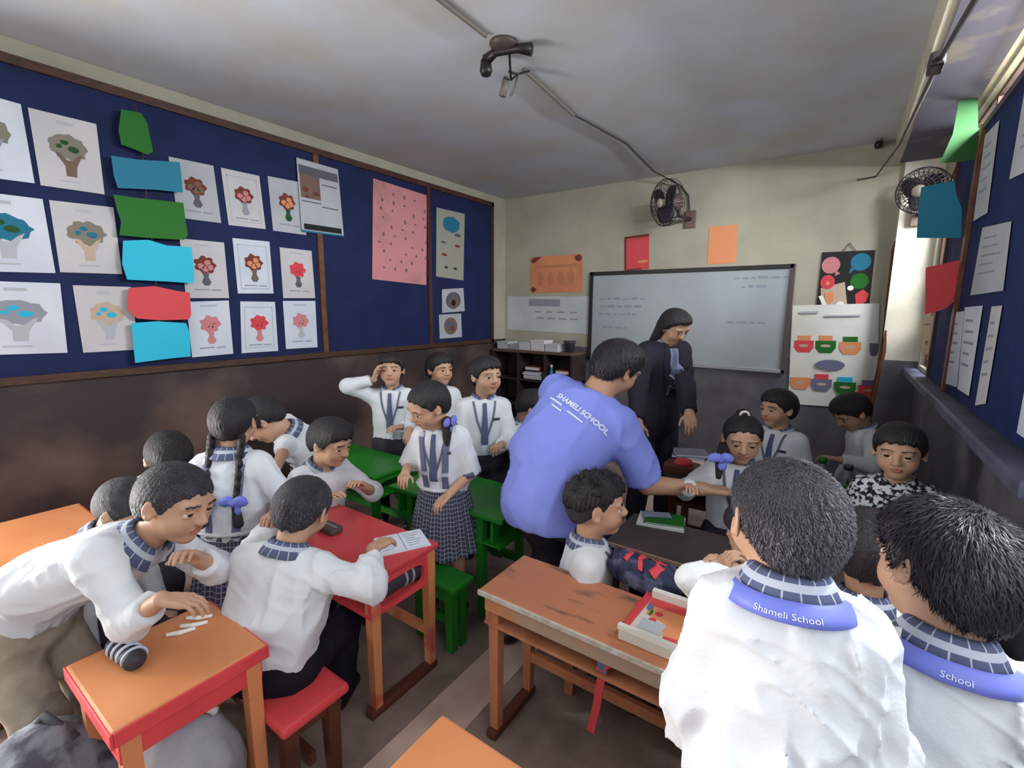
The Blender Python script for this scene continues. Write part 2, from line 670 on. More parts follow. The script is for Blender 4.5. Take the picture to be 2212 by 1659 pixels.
def drape_strip(bvh, org, B, path, width, side, name, m, parent, off=.003, n=None, uvs=(1, 1), reach=.6):
    """a band laid on the cloth: path in (right, up) metres on the front (side 1) or back (-1)"""
    pts = [np.array(p, float) for p in path]
    seg = [np.linalg.norm(b - a) for a, b in zip(pts, pts[1:])]
    tot = sum(seg)
    n = n or max(4, int(tot / .012))
    cum = np.concatenate([[0], np.cumsum(seg)])
    V, Fc, UV = [], [], []
    rows = 0
    Rv, Fv, Uv = B[:, 0], B[:, 1], B[:, 2]
    for i in range(n + 1):
        t = tot * i / n
        j = min(int(np.searchsorted(cum, t, 'right')) - 1, len(seg) - 1)
        p = pts[j] + (pts[j + 1] - pts[j]) * ((t - cum[j]) / seg[j])
        dr = (pts[j + 1] - pts[j]) / seg[j]
        pr = np.array([dr[1], -dr[0]])
        w = width if not hasattr(width, '__len__') else np.interp(i / n, np.linspace(0, 1, len(width)), width)
        row = []
        for e in (-.5, -.17, .17, .5):
            u = p + pr * w * e
            o = org + Rv * u[0] + Uv * u[1] + Fv * side * reach
            h = bvh.ray_cast(Vector(o), Vector(-Fv * side), 1.2)
            if h[0] is None:
                break
            row.append((np.array(h[0]), np.array(h[1])))
        if len(row) < 4:
            continue
        nn = nrm(sum(r[1] for r in row))
        if nn @ (Fv * side) < 0:
            nn = -nn
        V.append(row[0][0] - nn * .004)
        V += [r[0] + nn * off for r in row]
        V.append(row[3][0] - nn * .004)
        UV += [(x, i / n) for x in (0, .02, .33, .66, .98, 1)]
        if rows:
            b0 = (rows - 1) * 6
            Fc += [(b0 + k, b0 + k + 1, b0 + k + 7, b0 + k + 6) for k in range(5)]
        rows += 1
    if rows < 2:
        return None
    return mesh(name, V, Fc, m, parent, True, UV)


def collar(nb, nd, front, s, m, parent, name='collar', gap=18, k=1.0):
    nd = nrm(nd); fr = nrm(front - nd * (front @ nd)); rt = np.cross(fr, nd)
    prof = [(.051, -.02), (.050, .02), (.054, .03), (.063, .022), (.086, -.016), (.082, -.02)]
    V, Fc, UV = [], [], []
    n = 36
    for i in range(n + 1):
        th = rad(gap + (360 - 2 * gap) * i / n)
        e = fr * math.cos(th) + rt * math.sin(th)
        drop = .03 * max(0, math.cos(th)) ** 2
        for j, (r, z) in enumerate(prof):
            dz = z - drop * (1.2 if j > 3 else .75)
            V.append(nb + e * r * s * k * (1 + .06 * abs(math.sin(th))) + nd * dz * s)
            UV.append((i / n, j / (len(prof) - 1)))
        if i:
            b = (i - 1) * len(prof)
            Fc += [(b + j, b + j + 1, b + j + 1 + len(prof), b + j + len(prof)) for j in range(len(prof) - 1)]
    return mesh(name, V, Fc, m, parent, True, UV)


def skirt(pelv, U, B, s, length, m, parent, flare=1.55, name='skirt', top=.05):
    V, Fc, UV = [], [], []
    n, k = 120, 12
    for j in range(k + 1):
        t = j / k
        c = pelv + U * (top * s) * (1 - t) + np.array([0, 0, -1]) * (length * t - top * s * 0) * 1.0
        rx, ry = .128 * s * (1 + (flare - 1) * t), .105 * s * (1 + (flare - 1) * 1.1 * t)
        for i in range(n):
            a = 2 * math.pi * i / n
            pl = 1 + (.05 * t + .01) * math.sin(a * 18 + .5 * math.sin(a * 5)) + .03 * t * math.sin(a * 4 + 1)
            V.append(c + B[:, 0] * math.cos(a) * rx * pl + B[:, 1] * math.sin(a) * ry * pl)
            UV.append((i / n, t))
        if j:
            b0, b1 = (j - 1) * n, j * n
            Fc += [(b0 + i, b0 + (i + 1) % n, b1 + (i + 1) % n, b1 + i) for i in range(n)]
    return mesh(name, V, Fc, m, parent, True, UV)


WHITE_CLOTH = mat('white_school_cotton', (214, 218, 223), .85, (204, 209, 218), 9, .12, 160, .15, sheen=.1)
CHECK = mat_check('blue_grey_check', (84, 92, 122), (176, 182, 198), 15, 1.6, .1)
CHECK_SKIRT = mat_check('grey_check_skirt', (62, 64, 82), (138, 142, 164), 60, 16, .2)
GREY_TROUSER = mat('charcoal_trouser_cloth', (60, 60, 70), .9, (48, 48, 58), 20, .1, 120, .1)
DARK_TROUSER = mat('navy_black_trouser_cloth', (33, 31, 42), .9, (26, 25, 34), 20, .1, 120, .1)
KHAKI = mat('khaki_grey_trouser_cloth', (168, 158, 142), .9, (140, 128, 116), 12, .15, 60, .1)
HAIR = mat('black_hair', (34, 31, 36), .55, (18, 16, 18), 40, .8, 190, .45, stretch=(1, 1, .2))
HAIR_ST = mat('hair_strand', (40, 37, 43), .45, spec=.5)
HAIR_SC = mat('cropped_hair_strand', (70, 69, 78), .5, spec=.5)
HAIR_CROP = mat('cropped_dark_hair', (52, 51, 60), .6, (24, 22, 26), 25, .8, 260, .5)
SKINM = mat_attr('skin', .5)
RIBBON = mat('lavender_ribbon', (112, 124, 208), .6, (98, 108, 196), 12, .1, 80)
TIE = mat_check('striped_tie_cloth', (52, 56, 82), (82, 90, 124), 0.01, 9, .3)
BELT = mat('pale_grey_belt', (196, 198, 204), .5)
LANYARD = mat('lavender_lanyard_band', (108, 118, 205), .5)
BADGE = mat('dark_name_badge', (52, 54, 66), .4)
IDCARD = mat('white_id_card', (214, 222, 235), .3)
SHOE = mat('black_shoe_leather', (22, 20, 22), .35)
NPERSON = 0


def human(label, h, hh, head, face, a, lean=(0, 0), lean2=None, arms=None, legs='stand', outfit='boy', hair='short', sleeve=.95,
          q=1.0, skin=None, trouser=None, shirt=None, tie=True, extra=None, tor=1.0, wid=1.0, foldamp=.0055, knees=None, group=None, strands=0, neck=.36, slope=.052, ck=1.0):
    global NPERSON
    NPERSON += 1
    seed = NPERSON
    s = h / 1.2
    skin = np.array(skin if skin is not None else PALE) * (0.92 + .12 * ((seed * 37) % 10) / 10)
    hc = W(*head)
    R = axes(*face)
    fv = np.array([math.sin(rad(a)), math.cos(rad(a)), 0]); rv = np.array([fv[1], -fv[0], 0]); zz = np.array([0, 0, 1.0])

    def up(l):
        return nrm(zz * math.cos(rad(l[0])) * math.cos(rad(l[1])) + fv * math.sin(rad(l[0])) + rv * math.sin(rad(l[1])))
    U = up(lean)
    U2 = up(lean2) if lean2 else U
    Fv = nrm(fv - U * (fv @ U)); Rv = np.cross(Fv, U)
    B = np.stack([Rv, Fv, U], 1)
    Fv2 = nrm(fv - U2 * (fv @ U2)); B2 = np.stack([np.cross(Fv2, U2), Fv2, U2], 1)
    skull = hc + R @ (np.array([0, -.12, -.3]) * hh)
    nb = skull - nrm(R[:, 2] * .6 + U * .6) * neck * hh
    chest = nb - U * .115 * s * tor + Fv * .008 * s
    waist = nb - U * .235 * s * tor
    pelv = waist - U2 * .125 * s * tor
    root = empty('person', (pelv[0], pelv[1], 0), label, 'person', group)
    sw = .108 * s * wid
    sh = {1: nb - U * slope * s + Rv * sw, -1: nb - U * slope * s - Rv * sw}
    hl = .13 * s if h < 1.35 else .108 * h
    el, wr, hd, pn, cu = {}, {}, {}, {}, {}
    for sd, key in ((1, 'R'), (-1, 'L')):
        A = (arms or {}).get(key)
        ua, fa = .2 * s, .17 * s
        if A is None:
            T = sh[sd] + zz * -.34 * s + Rv * sd * .05 * s + Fv * .06 * s
            A = {}
        else:
            T = np.array(A['w'], float) if 'w' in A else W(*A['t'])
            T = T - nrm(T - sh[sd]) * hl * .35
        pole = A.get('pole', -Fv * .6 - U * .6 + Rv * sd * .5)
        el[sd], wr[sd] = ik(sh[sd], T, ua, fa, pole)
        hd[sd] = nrm(np.array(A['dir'], float)) if 'dir' in A else nrm(wr[sd] - el[sd])
        pn[sd] = np.array(A['palm'], float) if 'palm' in A else (np.array([0, 0, -1.0]) if abs(hd[sd][2]) < .75 else -Rv * sd)
        cu[sd] = A.get('curl', 28)
    hip = {sd: pelv + B2[:, 0] * sd * .062 * s - U2 * .03 * s for sd in (1, -1)}
    kn, an, ft = {}, {}, {}
    for sd in (1, -1):
        if legs == 'sit':
            kn[sd] = hip[sd] + fv * .29 * s + rv * sd * .03 * s + zz * .0
            if kn[sd][2] > .3 * s: kn[sd][2] = min(kn[sd][2], .31 * s)
            an[sd] = np.array([kn[sd][0], kn[sd][1], .055 * s]) - fv * .04 * s
        else:
            fp = np.array([hip[sd][0], hip[sd][1], 0]) + rv * sd * .03 * s + (knees or 0) * fv * .1 * (1 if sd > 0 else -1)
            tgt = fp + zz * .055 * s
            kn[sd], an[sd] = ik(hip[sd], tgt, .285 * s, .27 * s, fv, 1.6)
        ft[sd] = an[sd] + fv * .1 * s - zz * .03 * s
    # --- body (one continuous surface; finer where skin shows)
    F = Field()
    F.cap(skull + (nb - skull) * .2, nb - U * .02 * s, .044 * s * (hh / .2) ** .3, .05 * s, .02)
    F.cap(sh[1] - Rv * .02 * s, sh[-1] + Rv * .02 * s, .036 * s, None, .03)
    F.ell(chest, np.array([.115 * wid, .078, .125]) * s, B, .03)
    F.ell(waist, np.array([.1, .075, .11]) * s, B, .04)
    F.ell(pelv, np.array([.108, .08, .085]) * s, B2, .04)
    for sd in (1, -1):
        F.cap(sh[sd], el[sd], .036 * s, .030 * s, .02)
        F.cap(el[sd], wr[sd], .031 * s, .021 * s, .012)
        F.cap(hip[sd], kn[sd], .058 * s, .042 * s, .03)
        F.cap(kn[sd], an[sd], .042 * s, .027 * s, .02)
        F.cap(an[sd], ft[sd], .026 * s, .022 * s, .015)
    nbody = len(F.p)
    head_field(F, hc, R, hh)
    for sd in (1, -1):
        hand_field(F, wr[sd], hd[sd], pn[sd], sd > 0, hl, cu[sd])
    boxes = [(hc - hh * .62, hc + hh * .62, .0034 * q)]
    for sd in (1, -1):
        c = wr[sd] + hd[sd] * hl * .42
        boxes.append((c - hl * .66, c + hl * .66, .0030 * q * (hl / .13)))
    Vs, Qs = [], []
    V, Qd = polygonize(F, .0125 * max(1, q * .9))
    inb = np.zeros(len(V), bool)
    for lo, hi, r in boxes:
        inb |= ((V > lo + .01) & (V < hi - .01)).all(1)
    V, Qd = clean(V, Qd, ~inb[Qd].all(1))
    Vs.append(V); Qs.append(Qd); off = len(V)
    for lo, hi, r in boxes:
        V, Qd = polygonize(F, r, lo, hi)
        Vs.append(V); Qs.append(Qd + off); off += len(V)
    V = np.concatenate(Vs); Qd = np.concatenate(Qs)
    bo = mesh_np('body', V, Qd, SKINM, root, head_tint(V, hc, R, hh, skin, HAIRC))
    for sd in (-1, 1):
        eye_mesh('eye', hc, R, hh, sd, bo)
    # --- hair
    hair_build(hair, hc, R, hh, nb, U, Fv, Rv, s, root, q, seed, strands)
    # --- upper garment
    wm = shirt or WHITE_CLOTH
    G = Field()
    big = outfit in ('man', 'teacher')
    G.cap(sh[1] - Rv * .012 * s, sh[-1] + Rv * .012 * s, .048 * s, None, .04)
    G.ell(chest, np.array([.135 * wid, .098, .14]) * s, B, .05)
    G.ell(waist, np.array([.128 * wid, .1, .12]) * s, B, .06)
    G.ell(pelv + U2 * .03 * s, np.array([.128, .1, .08]) * s, B2, .05)
    if outfit in ('loose', 'man'):
        G.ell(pelv - U2 * .02 * s, np.array([.145, .118, .12]) * s, B2, .06)
        lo_, hi_ = G.bounds(); hp_ = (pelv - U2 * .09 * s).astype(np.float32); hn_ = -U2.astype(np.float32)
        G.fn(lambda P: -((P - hp_) @ hn_), lo_, hi_, .006)
    if outfit == 'teacher':
        G.ell(pelv - U2 * .05 * s, np.array([.14, .12, .13]) * s, B2, .05)
    for sd in (1, -1):
        e = sleeve
        if e > .5:
            G.cap(sh[sd], el[sd], .049 * s, .044 * s, .03)
            G.cap(el[sd], el[sd] + (wr[sd] - el[sd]) * (e - .5) * 2, .046 * s, .036 * s, .02, True)
        else:
            G.cap(sh[sd], sh[sd] + (el[sd] - sh[sd]) * e * 2, .054 * s, .055 * s, .03, True)
    nd = nrm(skull - nb)
    G.cap(nb - nd * .004 * s, nb + nd * .12 * s, .054 * s, .085 * s, .012, False, 's')
    if outfit == 'man':
        V, Qd = polygonize(G, .0085 * q, post=folds(chest, B, s, foldamp, seed))
    else:
        V, Qd = polygonize(G, .0075 * q, post=folds(chest, B, s, foldamp, seed))
    nm = {'teacher': 'blazer', 'man': 'polo_shirt'}.get(outfit, 'shirt')
    so = mesh_np(nm, V, Qd, wm, root)
    bvh = BVHTree.FromPolygons([tuple(v) for v in V.tolist()], [tuple(f) for f in Qd.tolist()])
    # --- lower garment
    tm = trouser or GREY_TROUSER
    if outfit == 'girl':
        sk = skirt(pelv, U2, B2, s, .3 * s, CHECK_SKIRT, root)
        G2 = Field().ell(pelv + U2 * .055 * s, np.array([.150, .126, .022]) * s, B2, .01)
        V, Qd = polygonize(G2, .009)
        mesh_np('belt', V, Qd, BELT, sk)
    else:
        G2 = Field()
        G2.ell(pelv - U2 * (.02 if outfit in ('loose', 'man', 'teacher') else 0) * s, np.array([.118, .094, .09] if outfit in ('loose', 'man', 'teacher') else [.146, .12, .11]) * s, B2, .03)
        for sd in (1, -1):
            G2.cap(hip[sd], kn[sd], .074 * s, .058 * s, .035)
            G2.cap(kn[sd], an[sd], .058 * s, .05 * s, .03, True)
        lo, hi = G2.bounds()
        wp = (pelv + U2 * .06 * s).astype(np.float32); un = U2.astype(np.float32)
        if outfit not in ('loose', 'man', 'teacher'):
            G2.fn(lambda P: -((P - wp) @ un), lo, hi, .004)
        V, Qd = polygonize(G2, .0105 * q, post=folds(pelv, B2, s, .005, seed + 50))
        mesh_np('trousers', V, Qd, tm, root)
    for sd in (1, -1):
        G3 = Field()
        G3.cap(an[sd] - fv * .025 * s - zz * .025 * s, ft[sd] - zz * .002, .033 * s, .03 * s, .01)
        V, Qd = polygonize(G3, .011)
        V[:, 2] = np.maximum(V[:, 2], .002)
        mesh_np('shoe', V, Qd, SHOE, root)
    # --- collar, tie, straps
    if outfit in ('boy', 'girl', 'loose', 'plain'):
        collar(nb + nd * .008 * s, nd, Fv, s, CHECK, so, k=ck)
    if outfit == 'check':
        collar(nb, nd, Fv, s, wm, so)
    if tie and outfit in ('boy', 'girl'):
        z0 = -.005 * s
        drape_strip(bvh, nb, B, [(0, -.012 * s), (0, -.07 * s), (.004, -.28 * s)], [.02 * s, .026 * s, .036 * s, .042 * s, .034 * s], 1, 'tie', TIE, so, .007)
        for sd in (1, -1):
            drape_strip(bvh, nb, B, [(sd * .062 * s, -.004 * s), (sd * .045 * s, -.1 * s), (sd * .012 * s, -.2 * s)], .011 * s, 1, 'lanyard', mat('grey_lanyard', (96, 100, 122), .6), so, .004)
        drape_strip(bvh, nb, B, [(.0, -.245 * s), (.0, -.305 * s)], .045 * s, 1, 'id_card', IDCARD, so, .011)
        drape_strip(bvh, nb, B, [(-.085 * s, -.1 * s), (-.045 * s, -.1 * s)], .013 * s, 1, 'name_badge', BADGE, so, .006)
    if outfit == 'girl':
        for sd in (1, -1):
            drape_strip(bvh, nb, B, [(sd * .07 * s, -.01 * s), (sd * .06 * s, -.12 * s), (sd * .05 * s, -.32 * s)], .03 * s, 1, 'suspender', CHECK, so, .006, uvs=(1, 1))
            drape_strip(bvh, nb, B, [(sd * .07 * s, -.01 * s), (sd * .06 * s, -.12 * s), (sd * .05 * s, -.32 * s)], .03 * s, -1, 'suspender', CHECK, so, .006)
        for sd in (1, -1):
            if sleeve <= .55:
                e0 = sh[sd] + (el[sd] - sh[sd]) * sleeve * 2 if sleeve <= .5 else el[sd]
                dd = nrm(el[sd] - sh[sd])
                tb = MB().tube([e0 - dd * .022 * s, e0 + dd * .006 * s], .058 * s, 20)
                tb.build('cuff', mat('check_cuff_cloth', (96, 102, 128), .8, (56, 60, 82), 90), so, True)
    J = dict(root=root, shirt=so, bvh=bvh, nb=nb, B=B, B2=B2, U=U, Fv=Fv, Rv=Rv, chest=chest, waist=waist, pelv=pelv, hc=hc, R=R, hh=hh, s=s, sh=sh, el=el, wr=wr, hd=hd, nd=nd)
    return J


def hair_strands(V, Q, hc, R, hh, kind, n, root, seed):
    """fine strands lying on the cap of hair, swirling out from the crown"""
    rs = np.random.RandomState(seed + 7)
    A, B_, C_, D_ = (V[Q[:, k]] for k in range(4))
    nn = np.cross(C_ - A, D_ - B_); ar = np.linalg.norm(nn, axis=1) + 1e-12
    fi = rs.choice(len(Q), n, p=ar / ar.sum())
    u, v = rs.rand(n, 1), rs.rand(n, 1)
    P = (A[fi] * (1 - u) + B_[fi] * u) * (1 - v) + (D_[fi] * (1 - u) + C_[fi] * u) * v
    N = nn[fi] / ar[fi][:, None]
    out = np.sign(((P - hc) * N).sum(1))[:, None]
    N = N * out
    cr = hc + R @ (np.array([.05, -.22, .5]) * hh)
    d = P - cr
    d = d - N * (d * N).sum(1)[:, None]
    d /= np.linalg.norm(d, axis=1)[:, None] + 1e-6
    d = d + np.cross(N, d) * .4 + rs.randn(n, 3) * .2
    if kind == 'spiky':
        up = np.tile(R[:, 2], (n, 1))
        d = d * .35 + N * .55 + up * .5
        kp = (((P - hc) @ R)[:, 2] > .3 * hh)
        ln_k = kp[:, None]
    d = d - N * (d * N).sum(1)[:, None] * (0 if kind == 'spiky' else .9)
    d /= np.linalg.norm(d, axis=1)[:, None]
    ln = hh * {'crop': .03, 'short': .09, 'spiky': .07}.get(kind, .1) * (.6 + .8 * rs.rand(n, 1))
    if kind == 'spiky':
        ln = ln * np.where(ln_k, 1, .15)
    w = np.cross(N, d) * hh * .0042
    r0 = P - N * hh * .004
    r1 = P + d * ln * .5 + N * ln * .16
    r2 = P + d * ln + N * ln * (.1 if kind != 'crop' else .3)
    VV = np.stack([r0 - w, r0 + w, r1 - w * .8, r1 + w * .8, r2 - w * .15, r2 + w * .15], 1).reshape(-1, 3)
    b = np.arange(n)[:, None] * 6
    QQ = np.concatenate([b + [0, 1, 3, 2], b + [2, 3, 5, 4]])
    o = mesh_np('hair_strands', VV, QQ, HAIR_SC if kind == 'crop' else HAIR_ST, root)
    o['kind'] = 'stuff'


def hair_build(kind, hc, R, hh, nb, U, Fv, Rv, s, root, q, seed, strands=0):
    def L(x, y, z): return hc + R @ (np.array([x, y, z]) * hh)
    def rr(*v): return np.array(v) * hh
    F = Field()
    th = {'short': .05, 'crop': .028, 'spiky': .05, 'braids': .035, 'pony': .04, 'long': .06, 'bun': .04}[kind]
    F.ell(L(0, -.06, .13), rr(.372 + th, .452 + th, .375 + th), R, .02)
    if kind in ('short', 'spiky', 'long'):
        F.ell(L(0, .12, .33), rr(.28, .26, .17), R, .05)
    F.ell(L(0, -.27, -.1), rr(.27, .2, .27), R, .06)
    long_ = kind in ('long', 'braids', 'pony', 'bun')
    ys = [-.7, -.3, -.16, -.06, .1, .17, .33, .6]
    if kind == 'spiky':
        zs = [.02, .02, .1, .12, .16, .18, .27, .33]
    elif long_:
        zs = [-.4, -.38, -.2, -.08, -.02, .12, .32, .42]
    else:
        zs = [-.34, -.32, -.16, -.08, -.06, .08, .24, .30]

    def cut(P):
        p = ((P - hc) @ R) / hh
        zl = np.interp(p[..., 1], ys, zs) + .022 * np.sin(p[..., 0] * 40 + seed) + .012 * np.sin(p[..., 0] * 90)
        ear = np.maximum(0, 1 - (((p[..., 1] + .02) / .1) ** 2 + ((p[..., 2] + .02) / .17) ** 2)) * (np.abs(p[..., 0]) > .3)
        return (p[..., 2] - zl) * .7 * hh - ear * .05 * hh
    lo, hi = F.bounds()
    F.fn(lambda P: cut(P), lo, hi, .006)
    rs = np.random.RandomState(seed)
    ph = rs.rand(4) * 6

    def post(P):
        p = ((P - hc) @ R) / hh
        an = np.arctan2(p[:, 0], p[:, 1] + .12)
        v = np.sin(an * 38 + 3 * np.sin(p[:, 2] * 9 + ph[0])) * .5 + np.sin(an * 71 + p[:, 2] * 20 + ph[1]) * .4
        a = .0013
        if kind == 'spiky':
            v = v + 2.2 * np.sin(p[:, 0] * 19 + ph[2]) * np.sin(p[:, 1] * 17 + ph[3]) * (p[:, 2] > .3)
            a = .004
        return (-a * v).astype(np.float32)
    if kind == 'long':
        for x in (-.3, -.18, 0, .18, .3):
            F.cap(L(x * 1.1, -.28, -.05), nb - U * .2 * s + Rv * x * .3 * s - Fv * .085 * s, .11 * hh, .1 * hh, .03)
        for x in (-1, 1):
            F.cap(L(x * .36, -.05, .1), L(x * .37, -.12, -.5), .07 * hh, .06 * hh, .03)
    if kind == 'bun':
        F.ell(L(0, -.32, .42), rr(.17, .17, .16), R, .01)
    V, Q = polygonize(F, (.0042 if kind != 'long' else .006) * q, post=post)
    ho = mesh_np('hair', V, Q, HAIR_CROP if kind in ('crop',) else HAIR, root)
    if strands:
        hair_strands(V, Q, hc, R, hh, kind, strands, ho, seed)
    if kind == 'spiky':
        F = Field().ell(L(0, -.06, .1), rr(.378, .458, .372), R, .02)
        F.ell(L(0, -.27, -.1), rr(.25, .19, .24), R, .06)
        ys2, zs2 = [-.7, -.3, -.16, -.06, .1, .17, .33, .6], [-.3, -.28, -.16, -.06, .0, .1, .27, .33]
        F.fn(lambda P: (lambda p: (p[..., 2] - np.interp(p[..., 1], ys2, zs2)) * .7 * hh)(((P - hc) @ R) / hh), lo, hi, .006)
        V, Q = polygonize(F, .0046 * q)
        mesh_np('cropped_side_hair', V, Q, HAIR_CROP, root)
    if kind == 'braids':
        for sd in (-1, 1):
            p0 = L(sd * .3, -.3, -.3)
            p3 = nb - U * .17 * s - Fv * .108 * s + Rv * sd * .062 * s
            br = braid(p0, p3, .022 * s, root)
            ribbon(p3, Rv, U, -Fv, s, br)
            F = Field().cap(p3 - U * .01 * s - Fv * .005, p3 - U * .085 * s - Fv * .01 + Rv * sd * .01, .014 * s, .02 * s, .01)
            V, Q = polygonize(F, .006)
            mesh_np('braid_end', V, Q, HAIR, br)
    if kind == 'pony':
        p0 = L(.0, -.45, -.15)
        p1 = L(-.38, -.12, -.42)
        F = Field().cap(p1, p1 - U * .11 * s + Fv * .02 * s, .03 * s, .018 * s, .02)
        V, Q = polygonize(F, .006)
        hb = mesh_np('hair_bunch', V, Q, HAIR, root)
        ribbon(p1, nrm(Fv + Rv * .3), U, -Rv, s, hb)
    if kind == 'bun':
        tor = MB()
        c = L(0, -.1, .54)
        tor.tube([c + R @ (np.array([math.cos(t), 0.25 * math.sin(t), math.sin(t)]) * .085 * hh) for t in np.linspace(0, 2 * math.pi, 17)[:-1]], .028 * hh, 8, closed=True)
        tor.build('hair_band', mat('white_hair_band', (220, 214, 214), .7), ho, True)


def braid(p0, p1, r, root):
    n = 13
    F = Field()
    d = p1 - p0
    sd = nrm(np.cross(d, (0.3, 0.9, 0.2)))
    for i in range(n):
        t = i / (n - 1)
        c = p0 + d * t
        e = (1 if i % 2 else -1)
        sc = 1.05 - .3 * t
        F.ell(c + sd * e * r * .35, np.array([r * .72, r * .72, r * 1.05]) * sc, None, .004)
    V, Q = polygonize(F, .0042)
    return mesh_np('braid', V, Q, HAIR, root)


def ribbon(c, Rv, U, out, s, root):
    out = nrm(out)
    F = Field()
    for sd in (-1, 1):
        F.ell(c + Rv * sd * .028 * s + out * .018 * s + U * .008 * s, np.array([.027, .014, .022]) * s, np.stack([nrm(Rv + U * .2 * sd), out, U], 1), .008)
    F.ell(c + out * .02 * s, np.array([.014, .016, .014]) * s, None, .006)
    F.ell(c + out * .014 * s - U * .03 * s + Rv * .01 * s, np.array([.02, .01, .022]) * s, None, .006)
    V, Q = polygonize(F, .0052, post=lambda P: (-.0018 * np.sin(P @ (Rv * 500 + U * 260))).astype(np.float32))
    mesh_np('ribbon', V, Q, RIBBON, root)


# ------------------------------------------------------------------ the room
M_WALL = mat('cream_wall_paint', (174, 171, 154), .8, (162, 158, 142), 3, .08, 30, .2)
M_CEIL = mat('ceiling_distemper', (196, 205, 216), .9, (192, 191, 186), 2.2, .1, 12, .1)
M_DADO_L = mat('brown_dado_paint', (58, 46, 47), .55, (108, 86, 78), 1.3, .1, 20, .3, thr=(.47, .68))
M_DADO_B = mat('slate_grey_dado_paint', (104, 102, 108), .6, (84, 82, 92), 5, .1, 25, .3)
M_FLOOR = mat('worn_cement_floor', (158, 137, 128), .7, (104, 90, 84), 4, .15, 30, .3)
M_BOARD = mat('navy_display_felt', (25, 37, 80), .75, (22, 30, 68), 5, .1, 200, .25)
M_BOARD_R = mat('navy_display_cloth', (28, 44, 92), .8, (24, 36, 78), 6, .1, 160, .2)
M_FRAME = mat('dark_brown_wood', (58, 40, 34), .5, (84, 54, 40), 14, .1, 60, .3, stretch=(1, 1, 4))
M_FRAME2 = mat('varnished_strip_wood', (112, 72, 48), .45, (84, 50, 34), 14, .1, 60, .3)


def struct(name, mb, m, parent=None):
    o = mb.build(name, m, parent)
    if not parent:
        o['kind'] = 'structure'
    return o


struct('floor', MB().box((LX - .1, YR - .1, -.1), (RX + .1, YB + .1, 0)), M_FLOOR)
struct('ceiling', MB().box((LX - .1, YR - .1, ZC), (RX + .1, YB + .1, ZC + .1)), M_CEIL)
DZ = 1.08                                     # top of the painted dado
# left wall with a door behind the photographer
wl = struct('wall_left', MB().box((LX - .1, -.2, 0), (LX, YB + .1, ZC)).box((LX - .1, YR - .1, 0), (LX, -1.3, ZC)).box((LX - .1, -1.3, 2.1), (LX, -.2, ZC)), M_WALL)
struct('dado_panel', MB().box((LX, -.2, 0), (LX + .006, YB, 1.13)), M_DADO_L, wl)
wb_ = struct('wall_back', MB().box((LX - .1, YB, 0), (RX + .1, YB + .1, ZC)), M_WALL)
struct('dado_panel', MB().box((LX + .006, YB - .006, 0), (RX, YB, DZ)), M_DADO_B, wb_)
# right wall with a window beside the photographer
wr_ = struct('wall_right', MB().box((RX, 1.65, 0), (RX + .1, 4.12, 2.44)).box((RX, 1.65, 2.58), (RX + .1, 4.12, ZC)).box((RX, 1.65, 2.44), (RX + .1, 1.8, 2.58)).box((RX, 4.0, 2.44), (RX + .1, 4.12, 2.58)).box((RX, 4.68, 0), (RX + .1, YB + .1, ZC)).box((RX, 4.12, 0), (RX + .1, 4.68, 1.1)).box((RX, 4.12, 2.45), (RX + .1, 4.68, ZC)).box((RX, YR - .1, 0), (RX + .1, -1.5, ZC)).box((RX, -1.5, 0), (RX + .1, 1.65, .85)).box((RX, -1.5, 2.3), (RX + .1, 1.65, ZC)), M_WALL)
struct('dado_panel', MB().box((RX - .006, -1.5, 0), (RX, 1.65, .85)).box((RX - .006, 1.65, 0), (RX, YB - .006, 1.02)), M_DADO_B, wr_)
struct('wall_rear', MB().box((LX - .1, YR - .1, 0), (-2.9, YR, ZC)).box((-.4, YR - .1, 0), (RX + .1, YR, ZC)).box((-2.9, YR - .1, 0), (-.4, YR, .85)).box((-2.9, YR - .1, 2.15), (-.4, YR, ZC)), M_WALL)
w1 = struct('window_1', MB().box((-2.9, YR - .07, .85), (-.4, YR - .03, .9)).box((-2.9, YR - .07, 2.1), (-.4, YR - .03, 2.15)).box((-2.9, YR - .07, .85), (-2.85, YR - .03, 2.15)).box((-.45, YR - .07, .85), (-.4, YR - .03, 2.15)), M_FRAME)
for i in range(1, 4):
    bx('mullion', (-2.9 + i * .625 - .02, YR - .07, .9), (-2.9 + i * .625 + .02, YR - .03, 2.1), M_FRAME, w1)
w2 = struct('window_2', MB().box((RX + .03, -1.5, .85), (RX + .07, 1.65, .9)).box((RX + .03, -1.5, 2.25), (RX + .07, 1.65, 2.3)).box((RX + .03, -1.5, .9), (RX + .07, -1.45, 2.25)).box((RX + .03, 1.6, .9), (RX + .07, 1.65, 2.25)), M_FRAME)
for y in (-.72, .08, .86):
    bx('mullion', (RX + .03, y - .02, .9), (RX + .07, y + .02, 2.25), M_FRAME, w2)
w3 = struct('window_3', MB().box((RX + .03, 4.12, 1.1), (RX + .07, 4.68, 1.15)).box((RX + .03, 4.12, 2.4), (RX + .07, 4.68, 2.45)).box((RX + .03, 4.12, 1.15), (RX + .07, 4.16, 2.4)).box((RX + .03, 4.64, 1.15), (RX + .07, 4.68, 2.4)), M_FRAME)
bx('mullion', (RX + .03, 4.38, 1.15), (RX + .07, 4.42, 2.4), M_FRAME, w3)
w4 = struct('added_slot_frame', MB().box((RX + .03, 1.8, 2.44), (RX + .06, 4.0, 2.455)).box((RX + .03, 1.8, 2.565), (RX + .06, 4.0, 2.58)), M_FRAME)  # frame of the slot added high in the wall to let the fill in
for y in (2.3, 2.9, 3.5):
    bx('mullion', (RX + .03, y - .015, 2.455), (RX + .06, y + .015, 2.565), M_FRAME, w4)
